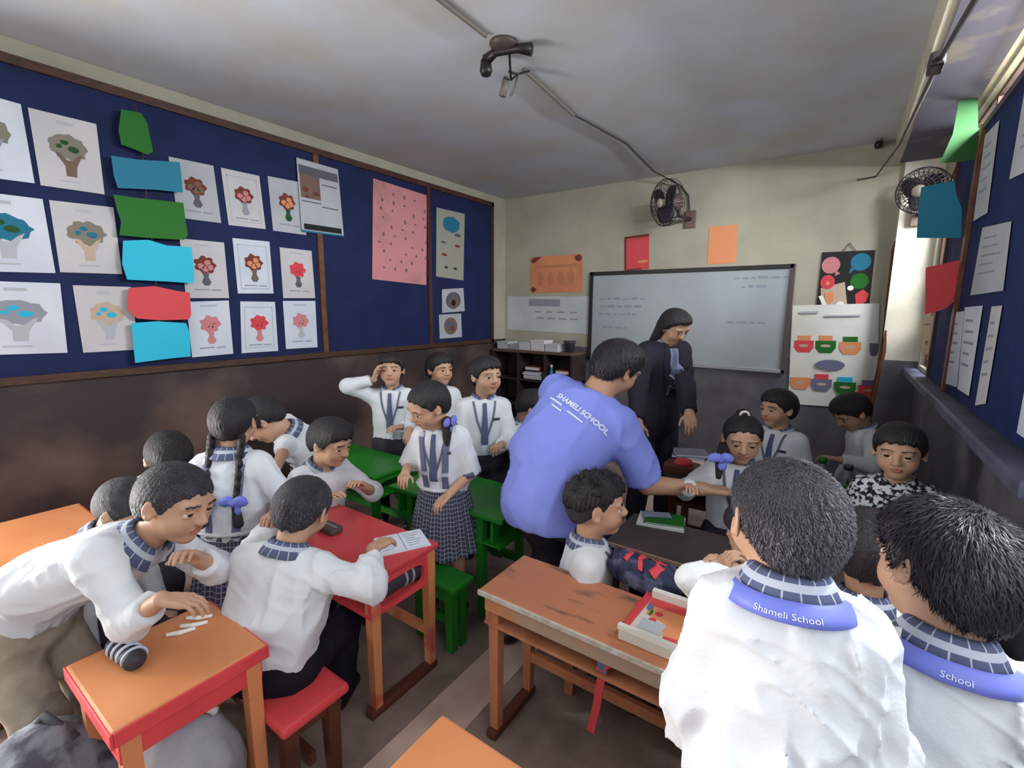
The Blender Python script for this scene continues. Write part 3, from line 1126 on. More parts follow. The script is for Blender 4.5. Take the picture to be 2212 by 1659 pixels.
struct('door_1', MB().box((LX - .09, -1.3, 0), (LX - .02, -1.25, 2.1)).box((LX - .09, -.25, 0), (LX - .02, -.2, 2.1)).box((LX - .09, -1.3, 2.05), (LX - .02, -.2, 2.1)), M_FRAME)
# concrete beam along the right wall, pilaster in the corner
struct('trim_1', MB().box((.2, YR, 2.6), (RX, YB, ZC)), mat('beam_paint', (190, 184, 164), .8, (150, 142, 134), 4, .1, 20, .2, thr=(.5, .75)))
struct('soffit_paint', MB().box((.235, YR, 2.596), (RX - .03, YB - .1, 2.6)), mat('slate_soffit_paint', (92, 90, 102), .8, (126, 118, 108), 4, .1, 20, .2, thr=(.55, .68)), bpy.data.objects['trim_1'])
pil = struct('trim_2', MB().box((.27, YB - .1, 0), (RX, YB, 2.6)), mat('pilaster_paint', (226, 220, 204), .8, (206, 200, 184), 5))
struct('pilaster_dado', MB().box((.266, YB - .106, 0), (RX, YB - .1, 1.12)), M_DADO_B, pil)
# window ledge running along the right wall under the display cloth
struct('trim_3', MB().box((RX - .09, 1.7, 1.02), (RX, YB - .1, 1.07), .01), mat('slate_ledge', (92, 96, 120), .5, (72, 74, 92), 6))
# slate floor strip down the aisle
struct('trim_4', MB().box((-1.16, YR, 0), (-.98, YB, .004)), mat('aisle_strip_cement', (206, 180, 166), .7, (180, 156, 144), 6))


# display board on the left wall: navy felt, dark frame, two divider strips
def yz(x, y, X): p = HIT(x, y, 0, X); return p[1], p[2]


BX = LX + .035
db = empty('display_board', (LX, 2.5, 0), 'long navy felt display board framed in dark wood on the left wall', 'board')
bx('felt_panel', (LX + .006, -.05, 1.13), (BX - .01, 4.52, 2.68), M_BOARD, db)
bx('top_rail', (LX + .006, -.05, 2.655), (BX + .01, 4.55, 2.70), M_FRAME, db)
bx('bottom_rail', (LX + .006, -.05, 1.10), (BX + .01, 4.55, 1.14), M_FRAME, db)
bx('end_stile', (LX + .006, 4.51, 1.10), (BX + .01, 4.55, 2.70), M_FRAME, db)
y1 = yz(698, 640, BX)[0]; y2 = yz(929, 600, BX)[0]
bx('divider_strip', (BX - .012, y1 - .022, 1.14), (BX + .006, y1 + .022, 2.655), M_FRAME2, db)
bx('divider_strip', (BX - .012, y2 - .022, 1.14), (BX + .006, y2 + .022, 2.655), M_FRAME, db)


# ------------------------------------------------------------------ sheets of paper with flat print
def blob(cx, cy, rx, ry, n=18, jit=.0, seed=0, lobes=0, la=.15):
    rs = random.Random(seed)
    return [(cx + rx * math.cos(t) * (1 + la * math.cos(lobes * t) * (lobes > 0) + jit * (rs.random() - .5)), cy + ry * math.sin(t) * (1 + la * math.cos(lobes * t) * (lobes > 0) + jit * (rs.random() - .5)))
            for t in [2 * math.pi * i / n for i in range(n)]]


def rect(x0, y0, x1, y1): return [(x0, y0), (x1, y0), (x1, y1), (x0, y1)]


def sheet(name, label, cat, quad, m, prints=(), group=None, thick=.0015, nrm_=None, outline=None, part='sheet'):
    """quad: four world corners TL TR BR BL; print polygons in (0..1, 0..1 down)"""
    TL, TR, BR, BL = [np.array(p, float) for p in quad]
    n = nrm_ if nrm_ is not None else nrm(np.cross(BL - TL, TR - TL))
    n = np.array(n, float)

    def Q(u, v):
        return (TL * (1 - u) + TR * u) * (1 - v) + (BL * (1 - u) + BR * u) * v
    c = Q(.5, .5)
    if n @ (CAM - c) < 0: n = -n
    root = empty(name, Q(.5, 1.0), label, cat, group)
    MB().prism([Q(u, v) - n * thick for u, v in (outline or rect(0, 0, 1, 1))], n * thick).build(part, m, root)
    for i, (pn, pm, polys) in enumerate(prints):
        joined = pn.split('_')[0] in ('mark', 'caption', 'writing', 'rule', 'border', 'figure', 'shape', 'slot')
        mb = MB()
        for poly in polys:
            mb.prism([Q(u, v) for u, v in poly], n * (.0006 + .0004 * i))
            if not joined:
                mb.build(pn, pm, root); mb = MB()
        if joined:
            o = mb.build(pn, pm, root)
            if len(polys) > 1: o['kind'] = 'stuff'
    return root, Q, n


def wallquad(px, ax, val): return [HIT(x, y, ax, val) for x, y in px]


PAPER = [mat('paper_white_%s' % n, c, .85, v, 4) for n, c, v in (('cool', (206, 212, 224), (194, 200, 214)), ('warm', (196, 193, 196), (184, 184, 188)), ('grey', (176, 180, 186), (164, 168, 174)))]
INK = {k: mat('print_' + k, v, .8) for k, v in dict(red=(206, 66, 74), maroon=(112, 52, 42), pink=(196, 126, 130), green=(26, 100, 30), dgreen=(30, 74, 34), teal=(28, 108, 136), cyan=(40, 174, 206),
                                                       orange=(214, 140, 96), brown=(112, 92, 80), grey=(140, 144, 156), lgrey=(172, 176, 184), dgrey=(88, 88, 98), black=(24, 22, 22), tan=(186, 164, 146), olive=(124, 120, 108), slate=(104, 106, 134), white=(232, 232, 228)).items()}


def flower_prints(k, c1, c2, vase, seed):
    cx, cy = .5, .42
    pr = [('border_print', INK['lgrey'], [rect(.1, .1, .9, .115), rect(.1, .9, .9, .915), rect(.1, .1, .12, .9), rect(.88, .1, .9, .9)] if k % 3 == 1 else [rect(.3, .07, .7, .1)]),
          ('flower_print', c1, [blob(cx, cy, .24, .15, 24, .12, seed, 7, .14)]),
          ('petal_print', c2, [blob(cx + dx, cy + dy, .075, .05, 12, .2, seed + j) for j, (dx, dy) in enumerate(((-.1, .02), (.06, -.04), (.11, .04), (0, .07)))]),
          ('vase_print', vase, [[(.42, .56), (.58, .56), (.55, .63), (.61, .72), (.55, .78), (.45, .78), (.39, .72), (.45, .63)]]),
          ('caption_print', INK['grey'], [rect(.2, .84, .55, .86), rect(.6, .845, .82, .865)])]
    return pr


def plant_prints(k, bowl, stem, leaf, seed):
    return [('crown_print', bowl, [blob(.5, .42, .3, .17, 26, .14, seed, 9, .08)]),
            ('trunk_print', stem, [[(.28, .5), (.38, .52), (.46, .6), (.54, .6), (.64, .52), (.72, .48), (.6, .68), (.58, .82), (.42, .82), (.42, .68)]]),
            ('leaf_print', leaf, [blob(.45, .36, .07, .035, 10, .3, seed + 1), blob(.58, .44, .09, .045, 10, .3, seed + 2), blob(.36, .42, .05, .03, 10, .3, seed + 3)]),
            ('caption_print', INK['lgrey'], [rect(.3, .88, .62, .9), rect(.38, .08, .62, .12)])]


I_ = INK
left_sheets = [
    ([(-150, 170), (45, 225), (75, 396), (-110, 372)], 0, ('top', 'cut off by the photo edge'), 'p', (I_['olive'], I_['grey'], I_['lgrey'])),
    ([(60, 232), (208, 268), (226, 420), (88, 400)], 1, ('top', 'a brown bare-branched tree with green leaves'), 'p', (I_['olive'], I_['brown'], I_['dgreen'])),
    ([(-110, 405), (92, 430), (120, 590), (-80, 585)], 0, ('middle', 'a teal round crown with green on top'), 'p', (I_['teal'], I_['lgrey'], I_['dgreen'])),
    ([(106, 432), (245, 448), (264, 592), (130, 588)], 1, ('middle', 'a bowl-shaped tree with a teal dot'), 'p', (I_['olive'], I_['tan'], I_['teal'])),
    ([(-80, 605), (130, 612), (146, 762), (-60, 768)], 0, ('bottom', 'a pale grey tree on a short stem'), 'p', (I_['grey'], I_['lgrey'], I_['cyan'])),
    ([(157, 616), (283, 620), (300, 755), (180, 762)], 1, ('bottom', 'a cream flower with a cyan centre'), 'p', (I_['tan'], I_['lgrey'], I_['cyan'])),
    ([(364, 338), (461, 358), (478, 482), (384, 470)], 2, ('top', 'a dark brown round bloom in a grey vase'), 'f', (I_['maroon'], I_['brown'], I_['dgrey'])),
    ([(477, 362), (560, 380), (574, 495), (494, 486)], 1, ('top', 'a pink and maroon bloom in a grey vase'), 'f', (I_['maroon'], I_['pink'], I_['grey'])),
    ([(578, 380), (650, 394), (662, 508), (590, 498)], 2, ('top', 'a maroon and orange bloom above a green vase'), 'f', (I_['maroon'], I_['orange'], I_['dgreen'])),
    ([(388, 515), (484, 524), (495, 644), (402, 644)], 1, ('middle', 'a maroon bloom with pink petals at its right'), 'f', (I_['maroon'], I_['pink'], I_['dgrey'])),
    ([(502, 514), (582, 522), (591, 634), (514, 634)], 0, ('middle', 'a maroon bloom with orange heart and brown vase'), 'f', (I_['maroon'], I_['orange'], I_['brown'])),
    ([(604, 534), (673, 542), (681, 644), (612, 644)], 1, ('middle', 'a plain red bloom in a grey vase'), 'f', (I_['red'], I_['red'], I_['dgrey'])),
    ([(402, 652), (494, 649), (504, 764), (415, 772)], 0, ('bottom', 'a faded pink bloom with a teal dot'), 'f', (I_['pink'], I_['pink'], I_['pink'])),
    ([(519, 651), (594, 652), (601, 758), (522, 763)], 0, ('bottom', 'a large red bloom over a pink pot'), 'f', (I_['red'], I_['red'], I_['pink'])),
    ([(611, 650), (681, 650), (686, 750), (618, 754)], 0, ('bottom', 'a pale pink bloom leaning left'), 'f', (I_['pink'], I_['pink'], I_['lgrey'])),
]
for k, (qd, pi, (row, what), kind, cs) in enumerate(left_sheets):
    pr = plant_prints(k, cs[0], cs[1], cs[2], k * 7 + 1) if kind == 'p' else flower_prints(k, cs[0], cs[1], cs[2], k * 5 + 3)
    sheet('drawing_sheet', 'colouring sheet with %s, %s row' % (what, row), 'drawing', wallquad(qd, 0, BX - .004), PAPER[pi], pr, 'colouring sheets on the navy board')
sheet('newspaper_poster', 'newspaper-style wall calendar with a photo column, overlapping the board divider', 'poster', wallquad([(640, 340), (730, 366), (743, 512), (652, 500)], 0, BX + .008), PAPER[2],
      [('headline_print', I_['dgrey'], [rect(.03, .08, .97, .2)]), ('photo_print', I_['brown'], [rect(.04, .2, .5, .52)]), ('figure_print', I_['maroon'], [blob(.15, .4, .07, .04), blob(.4, .44, .08, .03), blob(.18, .5, .05, .02)]),
       ('footer_print', I_['black'], [rect(.06, .88, .95, .96)]), ('rule_print', I_['dgrey'], [rect(.05, .56, .5, .575), rect(.52, .6, .92, .615), rect(.55, .28, .92, .295)]), ('edge_print', I_['teal'], [rect(0, .975, 1, 1)])])
sheet('wall_chart', 'tall pink paper chart with rows of small marks', 'chart', wallquad([(806, 385), (922, 422), (921, 616), (804, 603)], 0, BX - .003), mat('pink_chart_paper', (196, 132, 136), .85, (150, 112, 104), 3, thr=(.5, .75)),
      [('mark_print', I_['brown'], [blob(.15 + .2 * i + .05 * math.sin(j * 3), .1 + .085 * j, .02, .012 + .006 * ((i + j) % 3), 8) for i in range(5) for j in range(10) if (i * 7 + j * 3) % 4])])
sheet('wall_chart', 'narrow grey chart with a teal picture at its top', 'chart', wallquad([(943, 448), (1004, 462), (1001, 606), (942, 597)], 0, BX - .003), mat('grey_chart_paper', (150, 148, 138), .85),
      [('picture_print', I_['teal'], [blob(.52, .2, .3, .12, 14, .2, 3)]), ('fruit_print', I_['maroon'], [blob(.75, .5, .1, .02), blob(.28, .66, .1, .02)]), ('leaf_print', I_['dgreen'], [blob(.35, .84, .07, .02), blob(.68, .84, .07, .02)]), ('shape_print', I_['dgrey'], [blob(.25, .48, .09, .018), blob(.75, .34, .12, .025)])])
sheet('painting', 'small child painting of a dark rainbow arch, upper of the pair', 'painting', wallquad([(955, 625), (1001, 622), (1004, 672), (955, 676)], 0, BX - .003), PAPER[2],
      [('arch_print', I_['dgrey'], [blob(.5, .5, .34, .36, 20)]), ('inner_arch_print', I_['brown'], [blob(.5, .62, .22, .26, 18)]), ('heart_print', I_['black'], [blob(.5, .6, .1, .14)])])
sheet('painting', 'small child painting of a brown cave shape, lower of the pair', 'painting', wallquad([(948, 680), (996, 677), (998, 728), (950, 732)], 0, BX - .003), PAPER[2],
      [('arch_print', I_['brown'], [blob(.5, .5, .3, .36, 20)]), ('inner_arch_print', I_['dgrey'], [blob(.5, .5, .18, .2)]), ('heart_print', I_['maroon'], [blob(.56, .6, .08, .1)])])

# ------------------------------------------------------------------ strings of coloured cards
CARDM = {k: mat('card_' + k, v, .7) for k, v in dict(green=(26, 104, 24), dkgreen=(34, 84, 38), teal=(28, 116, 146), cyan=(40, 184, 216), red=(208, 72, 78)).items()}


def garland(label, cards, place, parent_loc, string_px, back):
    root = empty('card_garland', parent_loc, label, 'garland')
    for col, px in cards:
        P = [place(x, y) for x, y in px]
        n = nrm(np.cross(np.array(P[1]) - P[0], np.array(P[-1]) - P[0]))
        MB().prism(P, n * .002).build('card', CARDM[col], root)
    MB().tube([place(x, y) + back for x, y in string_px], .003, 6).build('string', M_FRAME, root)
    return root


pl = lambda x, y: HIT(x, y, 0, -3.385)
garland('string of six green, blue and red cards hanging before the navy board', [
    ('green', [(262, 236), (305, 244), (318, 265), (331, 328), (318, 334), (290, 322), (262, 312), (256, 280)]),
    ('teal', [(240, 336), (300, 345), (388, 350), (391, 372), (395, 416), (340, 410), (255, 406), (246, 380)]),
    ('green', [(245, 420), (300, 428), (396, 438), (400, 470), (406, 508), (398, 518), (320, 514), (258, 508), (262, 480), (252, 450)]),
    ('cyan', [(266, 520), (320, 518), (360, 530), (414, 534), (420, 600), (418, 612), (360, 608), (275, 604), (264, 570)]),
    ('red', [(278, 622), (335, 618), (380, 628), (410, 632), (413, 680), (408, 690), (345, 692), (296, 688), (275, 668)]),
    ('cyan', [(284, 698), (340, 694), (402, 698), (410, 720), (412, 770), (370, 774), (292, 784), (288, 740)])], pl, (-3.385, 1.2, 1.2),
    [(292, 222), (298, 245), (310, 330), (318, 420), (330, 518), (340, 625), (346, 700), (352, 780)], np.array([-.012, 0, 0]))
pr_ = lambda x, y: HIT(x, y, 1, 3.55)
garland('string of green, teal and red cards hanging by the right wall', [
    ('dkgreen', [(2075, 200), (2112, 204), (2114, 344), (2070, 350), (2030, 352), (2058, 290)]),
    ('teal', [(1990, 404), (2062, 390), (2066, 420), (2078, 452), (2076, 514), (1980, 514), (1984, 450)]),
    ('red', [(2000, 578), (2082, 560), (2084, 610), (2060, 652), (2040, 668), (1998, 680)])], pr_, (.4, 3.55, 1.6),
    [(2085, 150), (2082, 210), (2072, 345), (2050, 400), (2055, 515), (2050, 570), (2042, 668)], np.array([0, .012, 0]))

# ------------------------------------------------------------------ back wall
root = empty('whiteboard', (-1.34, YB, .95), 'wide whiteboard with a black frame and faint marker writing', 'whiteboard')
x0, x1, z0, z1 = -2.29, -.41, .965, 1.87
bx('panel', (x0, YB - .02, z0), (x1, YB - .008, z1), mat('whiteboard_enamel', (162, 170, 176), .32, (154, 160, 166), 3, 0, 40, .35), root)
M_BLK = mat('black_frame_plastic', (34, 32, 34), .4)
bx('frame_rail', (x0 - .02, YB - .032, z1 - .012), (x1 + .02, YB - .006, z1 + .028), M_BLK, root, .004)
bx('frame_rail', (x0 - .02, YB - .032, z0 - .02), (x1 + .02, YB - .006, z0 + .012), mat('pale_tray_metal', (150, 152, 158), .4), root, .004)
bx('frame_rail', (x0 - .025, YB - .032, z0 - .02), (x0 + .015, YB - .006, z1 + .028), M_BLK, root, .004)
bx('frame_rail', (x1 - .012, YB - .032, z0 - .02), (x1 + .03, YB - .006, z1 + .028), mat('brown_frame_end', (78, 70, 68), .5), root, .004)
rs = random.Random(4)
mb = MB()
for (lx, lz, n) in ((-.86, 1.78, 6), (-.8, 1.70, 3), (-2.2, 1.6, 6), (-2.18, 1.52, 5), (-2.2, 1.44, 6), (-.9, 1.38, 4), (-2.15, 1.3, 4)):
    x = lx
    for i in range(n):
        w = .03 + rs.random() * .06
        mb.box((x, YB - .0215, lz), (x + w, YB - .02, lz + .012 + rs.random() * .016))
        x += w + .02
mb.build('writing', mat('faint_marker_ink', (136, 142, 156), .6), root)['kind'] = 'stuff'

root, Q_, n_ = sheet('poster', 'orange landscape poster with dark corner tapes on the back wall', 'poster', wallquad([(1146, 556), (1258, 548), (1258, 630), (1146, 633)], 1, YB - .004), mat('orange_poster_paper', (216, 140, 98), .8, (196, 124, 90), 4),
      [('corner_tape', I_['maroon'], [[(0, .1), (.1, 0), (.22, .02), (.06, .18)], [(.86, .06), (.94, 0), (1, .1), (.95, .2), (.88, .16)], [(0, .9), (.05, .82), (.13, .9), (.06, 1)]]), ('figure_print', mat('print_dull_orange', (188, 122, 88), .8), [blob(.2 + .2 * i, .62, .06, .2, 12, .2, i) for i in range(4)] + [rect(.1, .25, .9, .32)])])
sheet('poster', 'small red paper with brown taped edges on the back wall', 'poster', wallquad([(1349, 512), (1402, 505), (1402, 581), (1349, 585)], 1, YB - .004), mat('red_poster_paper', (206, 74, 82), .8),
      [('edge_tape', I_['maroon'], [rect(0, 0, .08, 1), rect(.08, 0, 1, .06), rect(.1, .96, .7, 1)]), ('mark_print', I_['orange'], [blob(.75, .77, .22, .04)])])
sheet('poster', 'plain orange paper above the whiteboard', 'poster', wallquad([(1532, 490), (1594, 485), (1590, 567), (1528, 571)], 1, YB - .004), mat('orange_paper', (220, 144, 100), .8))
root, Q_, n_ = sheet('poster', 'black hanging poster of coloured balloon and cone shapes', 'poster', wallquad([(1776, 545), (1891, 540), (1876, 676), (1762, 673)], 1, YB - .006), mat('black_poster_paper', (26, 24, 24), .6),
      [('ground_print', I_['tan'], [[(.05, .6), (.5, .5), (.6, .9), (.35, .97), (.1, .95)]]),
       ('balloon_print', I_['pink'], [blob(.2, .22, .18, .14), [(.3, .3), (.4, .36), (.3, .4)]]), ('balloon_print', I_['teal'], [blob(.76, .18, .19, .14, 16), [(.58, .26), (.66, .3), (.56, .37)]]),
       ('balloon_print', I_['red'], [blob(.17, .5, .14, .12), [(.72, .7), (.86, .62), (.97, .7), (.93, .82), (.76, .92)]]), ('balloon_print', I_['green'], [blob(.77, .49, .17, .13)]),
       ('cone_print', I_['orange'], [[(.14, .68), (.3, .66), (.32, .8), (.24, .9), (.16, .8)], blob(.18, .52, .04, .03)]), ('light_print', I_['white'], [[(.02, .74), (.1, .72), (.26, .95), (.18, .97)], blob(.46, .88, .08, .06), blob(.62, .6, .06, .04)])])
bk = HIT(1836, 525, 1, YB - .006)
MB().tube([HIT(1820, 545, 1, YB - .008), bk, HIT(1850, 543, 1, YB - .008)], .003, 6).build('hanging_string', M_FRAME, root)


def pot(cx, cy, body, lid): return body, lid, cx, cy


pots = [(.16, .40, 'red', 'orange'), (.42, .40, 'green', 'orange'), (.70, .41, 'orange', 'green'), (.955, .42, 'slate', None), (.14, .77, 'orange', None), (.39, .78, 'slate', 'red'), (.66, .80, 'green', 'cyan'), (.92, .82, 'red', 'slate')]
pr = []
for cx, cy, b, l in pots:
    e = .045 if cx > .94 else .12
    pr.append(('pot_print', I_[b], [[(cx - e, cy - .05), (cx + e, cy - .05), (cx + e, cy + .02), (cx + e * .6, cy + .07), (cx - e * .6, cy + .07), (cx - e, cy + .02)]]))
    if l: pr.append(('lid_print', I_[l], [rect(cx - .08, cy - .1, cx + .08, cy - .05)]))
    if e > .1: pr.append(('slot_print', I_['tan'], [blob(cx, cy - .0, .06, .014)]))
pr.append(('title_print', I_['slate'], [blob(.48, .585, .17, .05)]))
pr.append(('caption_print', I_['lgrey'], [rect(.1, .06, .32, .08), rect(.4, .1, .8, .115)]))
sheet('wall_chart', 'large white chart with eight coloured pots on the back wall', 'chart', wallquad([(1712, 660), (1900, 655), (1892, 885), (1702, 872)], 1, YB - .012), mat('white_chart_paper', (222, 224, 220), .8, (206, 204, 196), 3), pr)
sheet('wall_chart', 'pale chart with handwriting beside the whiteboard, above the shelf', 'chart', wallquad([(1096, 640), (1276, 640), (1276, 722), (1096, 712)], 1, YB - .004), mat('pale_chart_paper', (196, 202, 204), .8, (182, 186, 190), 3),
      [('writing_print', I_['grey'], [rect(.35 + .14 * i, .42, .43 + .14 * i, .46) for i in range(4)] + [rect(.38 + .13 * i, .6, .47 + .13 * i, .64) for i in range(4)] + [rect(.28, .08, .66, .28)])])

# brown pole leaning in the corner
tag(MB().tube([(.20, YB - .1, .0), HIT(1908, 760, 1, YB - .09), HIT(1932, 540, 1, YB - .05), HIT(1935, 520, 1, YB - .04)], [.022, .02, .018, .006], 10).build('wooden_pole', M_FRAME2), 'slim brown wooden pole leaning by the corner pilaster', 'pole')

# bookshelf on the back wall
sx0, sx1, sz = -3.42, -2.34, 1.03
root = empty('bookshelf', (-2.9, YB - .2, 0), 'dark brown open bookshelf under the pale chart in the corner', 'bookshelf')
M_SH = mat('shelf_wood', (62, 48, 48), .6, (44, 36, 38), 8, .1, 40, .25)
bx('top_board', (sx0, YB - .34, sz - .03), (sx1, YB - .01, sz), mat('shelf_top_wood', (96, 74, 66), .6), root, .004)
bx('back_board', (sx0, YB - .025, .03), (sx1, YB - .012, sz - .03), M_SH, root)
for i, z in enumerate((.03, .38, .68)):
    bx('shelf_board', (sx0, YB - .33, z), (sx1, YB - .025, z + .025), M_SH, root)
for x in (sx0, sx0 + .36, sx0 + .72, sx1 - .025):
    bx('upright', (x, YB - .335, 0), (x + .025, YB - .025, sz - .03), M_SH, root)


def stack(name, label, cat, x, y, z, w, d, n, cols, grp, rnd):
    for i in range(n):
        t = .012 + rnd.random() * .012
        ox, oy = (rnd.random() - .5) * .03, (rnd.random() - .5) * .02
        r = empty(name, (x, y, z), label % ['bottom', 'second from the bottom', 'third from the bottom', 'fourth from the bottom', 'topmost'][i if i < n - 1 else 4], cat, grp)
        bx('pages', (x - w / 2 + ox + .004, y - d / 2 + oy + .002, z + .0015), (x + w / 2 + ox - .004, y + d / 2 + oy - .002, z + t - .0015), mat('page_block', (206, 208, 214), .8), r)
        cm = mat('cover_' + cols[i % len(cols)], dict(slate=(110, 112, 134), lgrey=(168, 172, 186), dgrey=(84, 86, 100), brown=(112, 66, 50), navy=(40, 46, 84))[cols[i % len(cols)]], .5)
        mb = MB().box((x - w / 2 + ox, y - d / 2 + oy, z), (x + w / 2 + ox, y + d / 2 + oy, z + .0015)).box((x - w / 2 + ox, y - d / 2 + oy, z + t - .0015), (x + w / 2 + ox, y + d / 2 + oy, z + t)).box((x - w / 2 + ox, y - d / 2 + oy, z), (x - w / 2 + ox + .002, y + d / 2 + oy, z + t))
        mb.build('cover', cm, r)
        z += t
    return z


rs = random.Random(11)
stack('book', 'grey book in the shelf stack beside the boy in tie, %s', 'book', sx0 + .56, YB - .22, .705, .24, .2, 5, ['slate', 'lgrey', 'dgrey'], 'books on the bookshelf', rs)
stack('book', 'pale book in the shelf stack by the teal bottle, %s', 'book', sx0 + .93, YB - .22, .705, .2, .18, 4, ['lgrey', 'slate'], 'books on the bookshelf', rs)
stack('book', 'dull book on the lower bookshelf, %s', 'book', sx0 + .52, YB - .22, .405, .26, .2, 5, ['slate', 'dgrey'], 'books on the bookshelf', rs)
bt = empty('bottle', (sx0 + .79, YB - .28, .705), 'small teal bottle standing on the bookshelf', 'bottle')
MB().lathe([(.024, 0), (.027, .01), (.027, .09), (.014, .125), (.013, .15)], (sx0 + .79, YB - .28, .705)).build('flask', mat('teal_plastic', (30, 116, 140), .35), bt, True)
MB().lathe([(.016, .15), (.016, .175), (.006, .182)], (sx0 + .79, YB - .28, .705)).build('cap', mat('white_cap', (200, 204, 212), .5), bt, True)
# binders in the shelf, cartons standing on its top
for i, (x0_, x1_, lab) in enumerate(((sx0 + .46, sx0 + .66, 'russet ring binder lying on the grey book stack'), (sx0 + .86, sx0 + 1.03, 'russet ring binder lying on the pale book stack'))):
    b = empty('ring_binder', ((x0_ + x1_) / 2, YB - .2, .8), lab, 'binder', 'russet binders')
    zt = .80 if i == 0 else .785
    bx('cover', (x0_, YB - .31, zt), (x1_, YB - .1, zt + .05), mat('russet_board', (118, 60, 42), .6), b, .006)
    bx('paper_block', (x0_ + .006, YB - .316, zt + .01), (x1_ - .01, YB - .2, zt + .04), mat('page_block', (206, 208, 214), .8), b)
rs = random.Random(3)
x = sx0 + .05
for i, (w, hgt, nm, lab, c) in enumerate(((.17, .085, 'paper_box', 'pale grey carton at the left end of the shelf top', (176, 182, 186)), (.14, .06, 'paper_box', 'low grey carton second from the left on the shelf top', (150, 154, 164)), (.16, .09, 'paper_box', 'light carton in the middle of the shelf top', (192, 192, 196)), (.19, .12, 'paper_box', 'tall white carton fourth on the shelf top', (206, 202, 206)), (.18, .085, 'paper_box', 'pale carton beside the dark pot on the shelf top', (188, 192, 198)))):
    b = empty(nm, (x + w / 2, YB - .2, sz), lab, 'box', 'cartons on the bookshelf')
    m_ = mat('carton_%d' % i, c, .8)
    bx('carton_body', (x, YB - .3, sz), (x + w - .012, YB - .1, sz + hgt - .014), m_, b, .004)
    bx('carton_lid', (x - .004, YB - .304, sz + hgt - .016), (x + w - .008, YB - .096, sz + hgt), m_, b, .003)
    x += w
b = empty('flower_pot', (sx0 + .99, YB - .2, sz), 'dark grey pot at the right end of the shelf top', 'pot')
MB().lathe([(.045, 0), (.062, .1), (.07, .105), (.07, .125), (.058, .125), (.05, .06)], (sx0 + .97, YB - .2, sz), n=24).build('pot_body', mat('dark_pot_plastic', (62, 62, 68), .5), b, True)
MB().lathe([(.055, .095), (.03, .112), (.004, .116)], (sx0 + .97, YB - .2, sz), n=20).build('soil', mat('dark_soil', (40, 34, 32), .9), b, True)


# ------------------------------------------------------------------ fans, cables, ceiling fitting
def fan(label, c, ax, r, wallp):
    c = np.array(c, float); ax = nrm(ax)
    root = empty('wall_fan', wallp, label, 'fan')
    e1 = nrm(np.cross(ax, (0, 0, 1))); e2 = np.cross(e1, ax)
    g = mat('fan_guard_wire', (58, 55, 62), .4, metal=.3)
    mb = MB()
    for rr_, off in ((r, 0), (r * .8, .04), (r * .6, .055), (r * .4, .06), (r, -.05), (r * .7, -.07)):
        mb.tube([c + ax * off + (e1 * math.cos(t) + e2 * math.sin(t)) * rr_ for t in np.linspace(0, 2 * math.pi, 33)[:-1]], .0045 if abs(off) < .045 and rr_ == r else .0025, 5, closed=True)
    for i in range(30):
        t = 2 * math.pi * i / 30
        d = e1 * math.cos(t) + e2 * math.sin(t)
        mb.tube([c + d * .03 + ax * .062, c + d * r * .5 + ax * .058, c + d * r * .85 + ax * .034, c + d * r, c + d * r * .9 - ax * .055, c + d * r * .35 - ax * .08], .0022, 4)
    mb.build('guard_cage', g, root, True)
    for i in range(3):
        t0 = 2 * math.pi * i / 3 + .5
        V, Fc = [], []
        for j in range(7):
            rr_ = r * (.16 + .72 * j / 6)
            wd_ = r * (.16 + .5 * math.sin(math.pi * (.12 + .8 * j / 6)))
            for k in range(5):
                u = (k / 4 - .5)
                t = t0 + u * wd_ / rr_ * 1.6
                V.append(c + (e1 * math.cos(t) + e2 * math.sin(t)) * rr_ + ax * (u * .05))
        for j in range(6):
            for k in range(4):
                Fc.append((j * 5 + k, j * 5 + k + 1, j * 5 + k + 6, j * 5 + k + 5))
        o = mesh('blade', V, Fc, mat('fan_blade_plastic', (46, 44, 52), .4), root, True)
        md = o.modifiers.new('thickness', 'SOLIDIFY'); md.thickness = .003
    MB().lathe([(.004, .075), (.03, .07), (.042, .06), (.04, .04), (.03, .02)], c, ax, 18).build('hub_badge', mat('fan_hub', (176, 166, 150), .4), root, True)
    MB().lathe([(.05, -.04), (.075, -.07), (.075, -.14), (.05, -.18), (.02, -.185)], c, ax, 20).build('motor_housing', mat('fan_motor', (120, 98, 88), .45), root, True)
    MB().tube([c - ax * .14, c - ax * .16 - np.array([0, 0, .12]), np.array(wallp) + np.array([0, -.03, 0])], .018, 10).build('arm', g, root, True)
    bx('wall_plate', (wallp[0] - .05, wallp[1] - .03, wallp[2] - .08), (wallp[0] + .05, wallp[1] - .002, wallp[2] + .08), mat('fan_plate', (112, 92, 82), .5), root, .008)
    return root


fc = HIT(1437, 438, 1, 4.45)
fan('grey caged wall fan above the whiteboard', fc, (-.55, -.8, -.12), .2, (fc[0] + .13, YB, fc[2] - .1))
fc2 = HIT(1992, 412, 1, 4.45)
fc2[0] = .36
fan('tan caged wall fan half behind the teal card', fc2, (-.35, -.9, -.15), .15, (.385, YB - .1, fc2[2] - .12))
M_CABLE = mat('grey_conduit', (112, 106, 98), .6)
M_CABD = mat('dark_cable', (62, 54, 54), .6)
tag(MB().tube([HIT(x, y, 2, ZC - .012) for x, y in ((760, -150), (950, 0), (1050, 78))], .010, 8).build('conduit', M_CABLE), 'grey conduit on the ceiling running up to the dark hook plate', 'conduit')
tag(MB().tube([HIT(x, y, 2, ZC - .012) for x, y in ((1130, 150), (1180, 195), (1240, 250))], .010, 8).build('conduit', M_CABLE), 'grey conduit on the ceiling beyond the hanging connector', 'conduit')
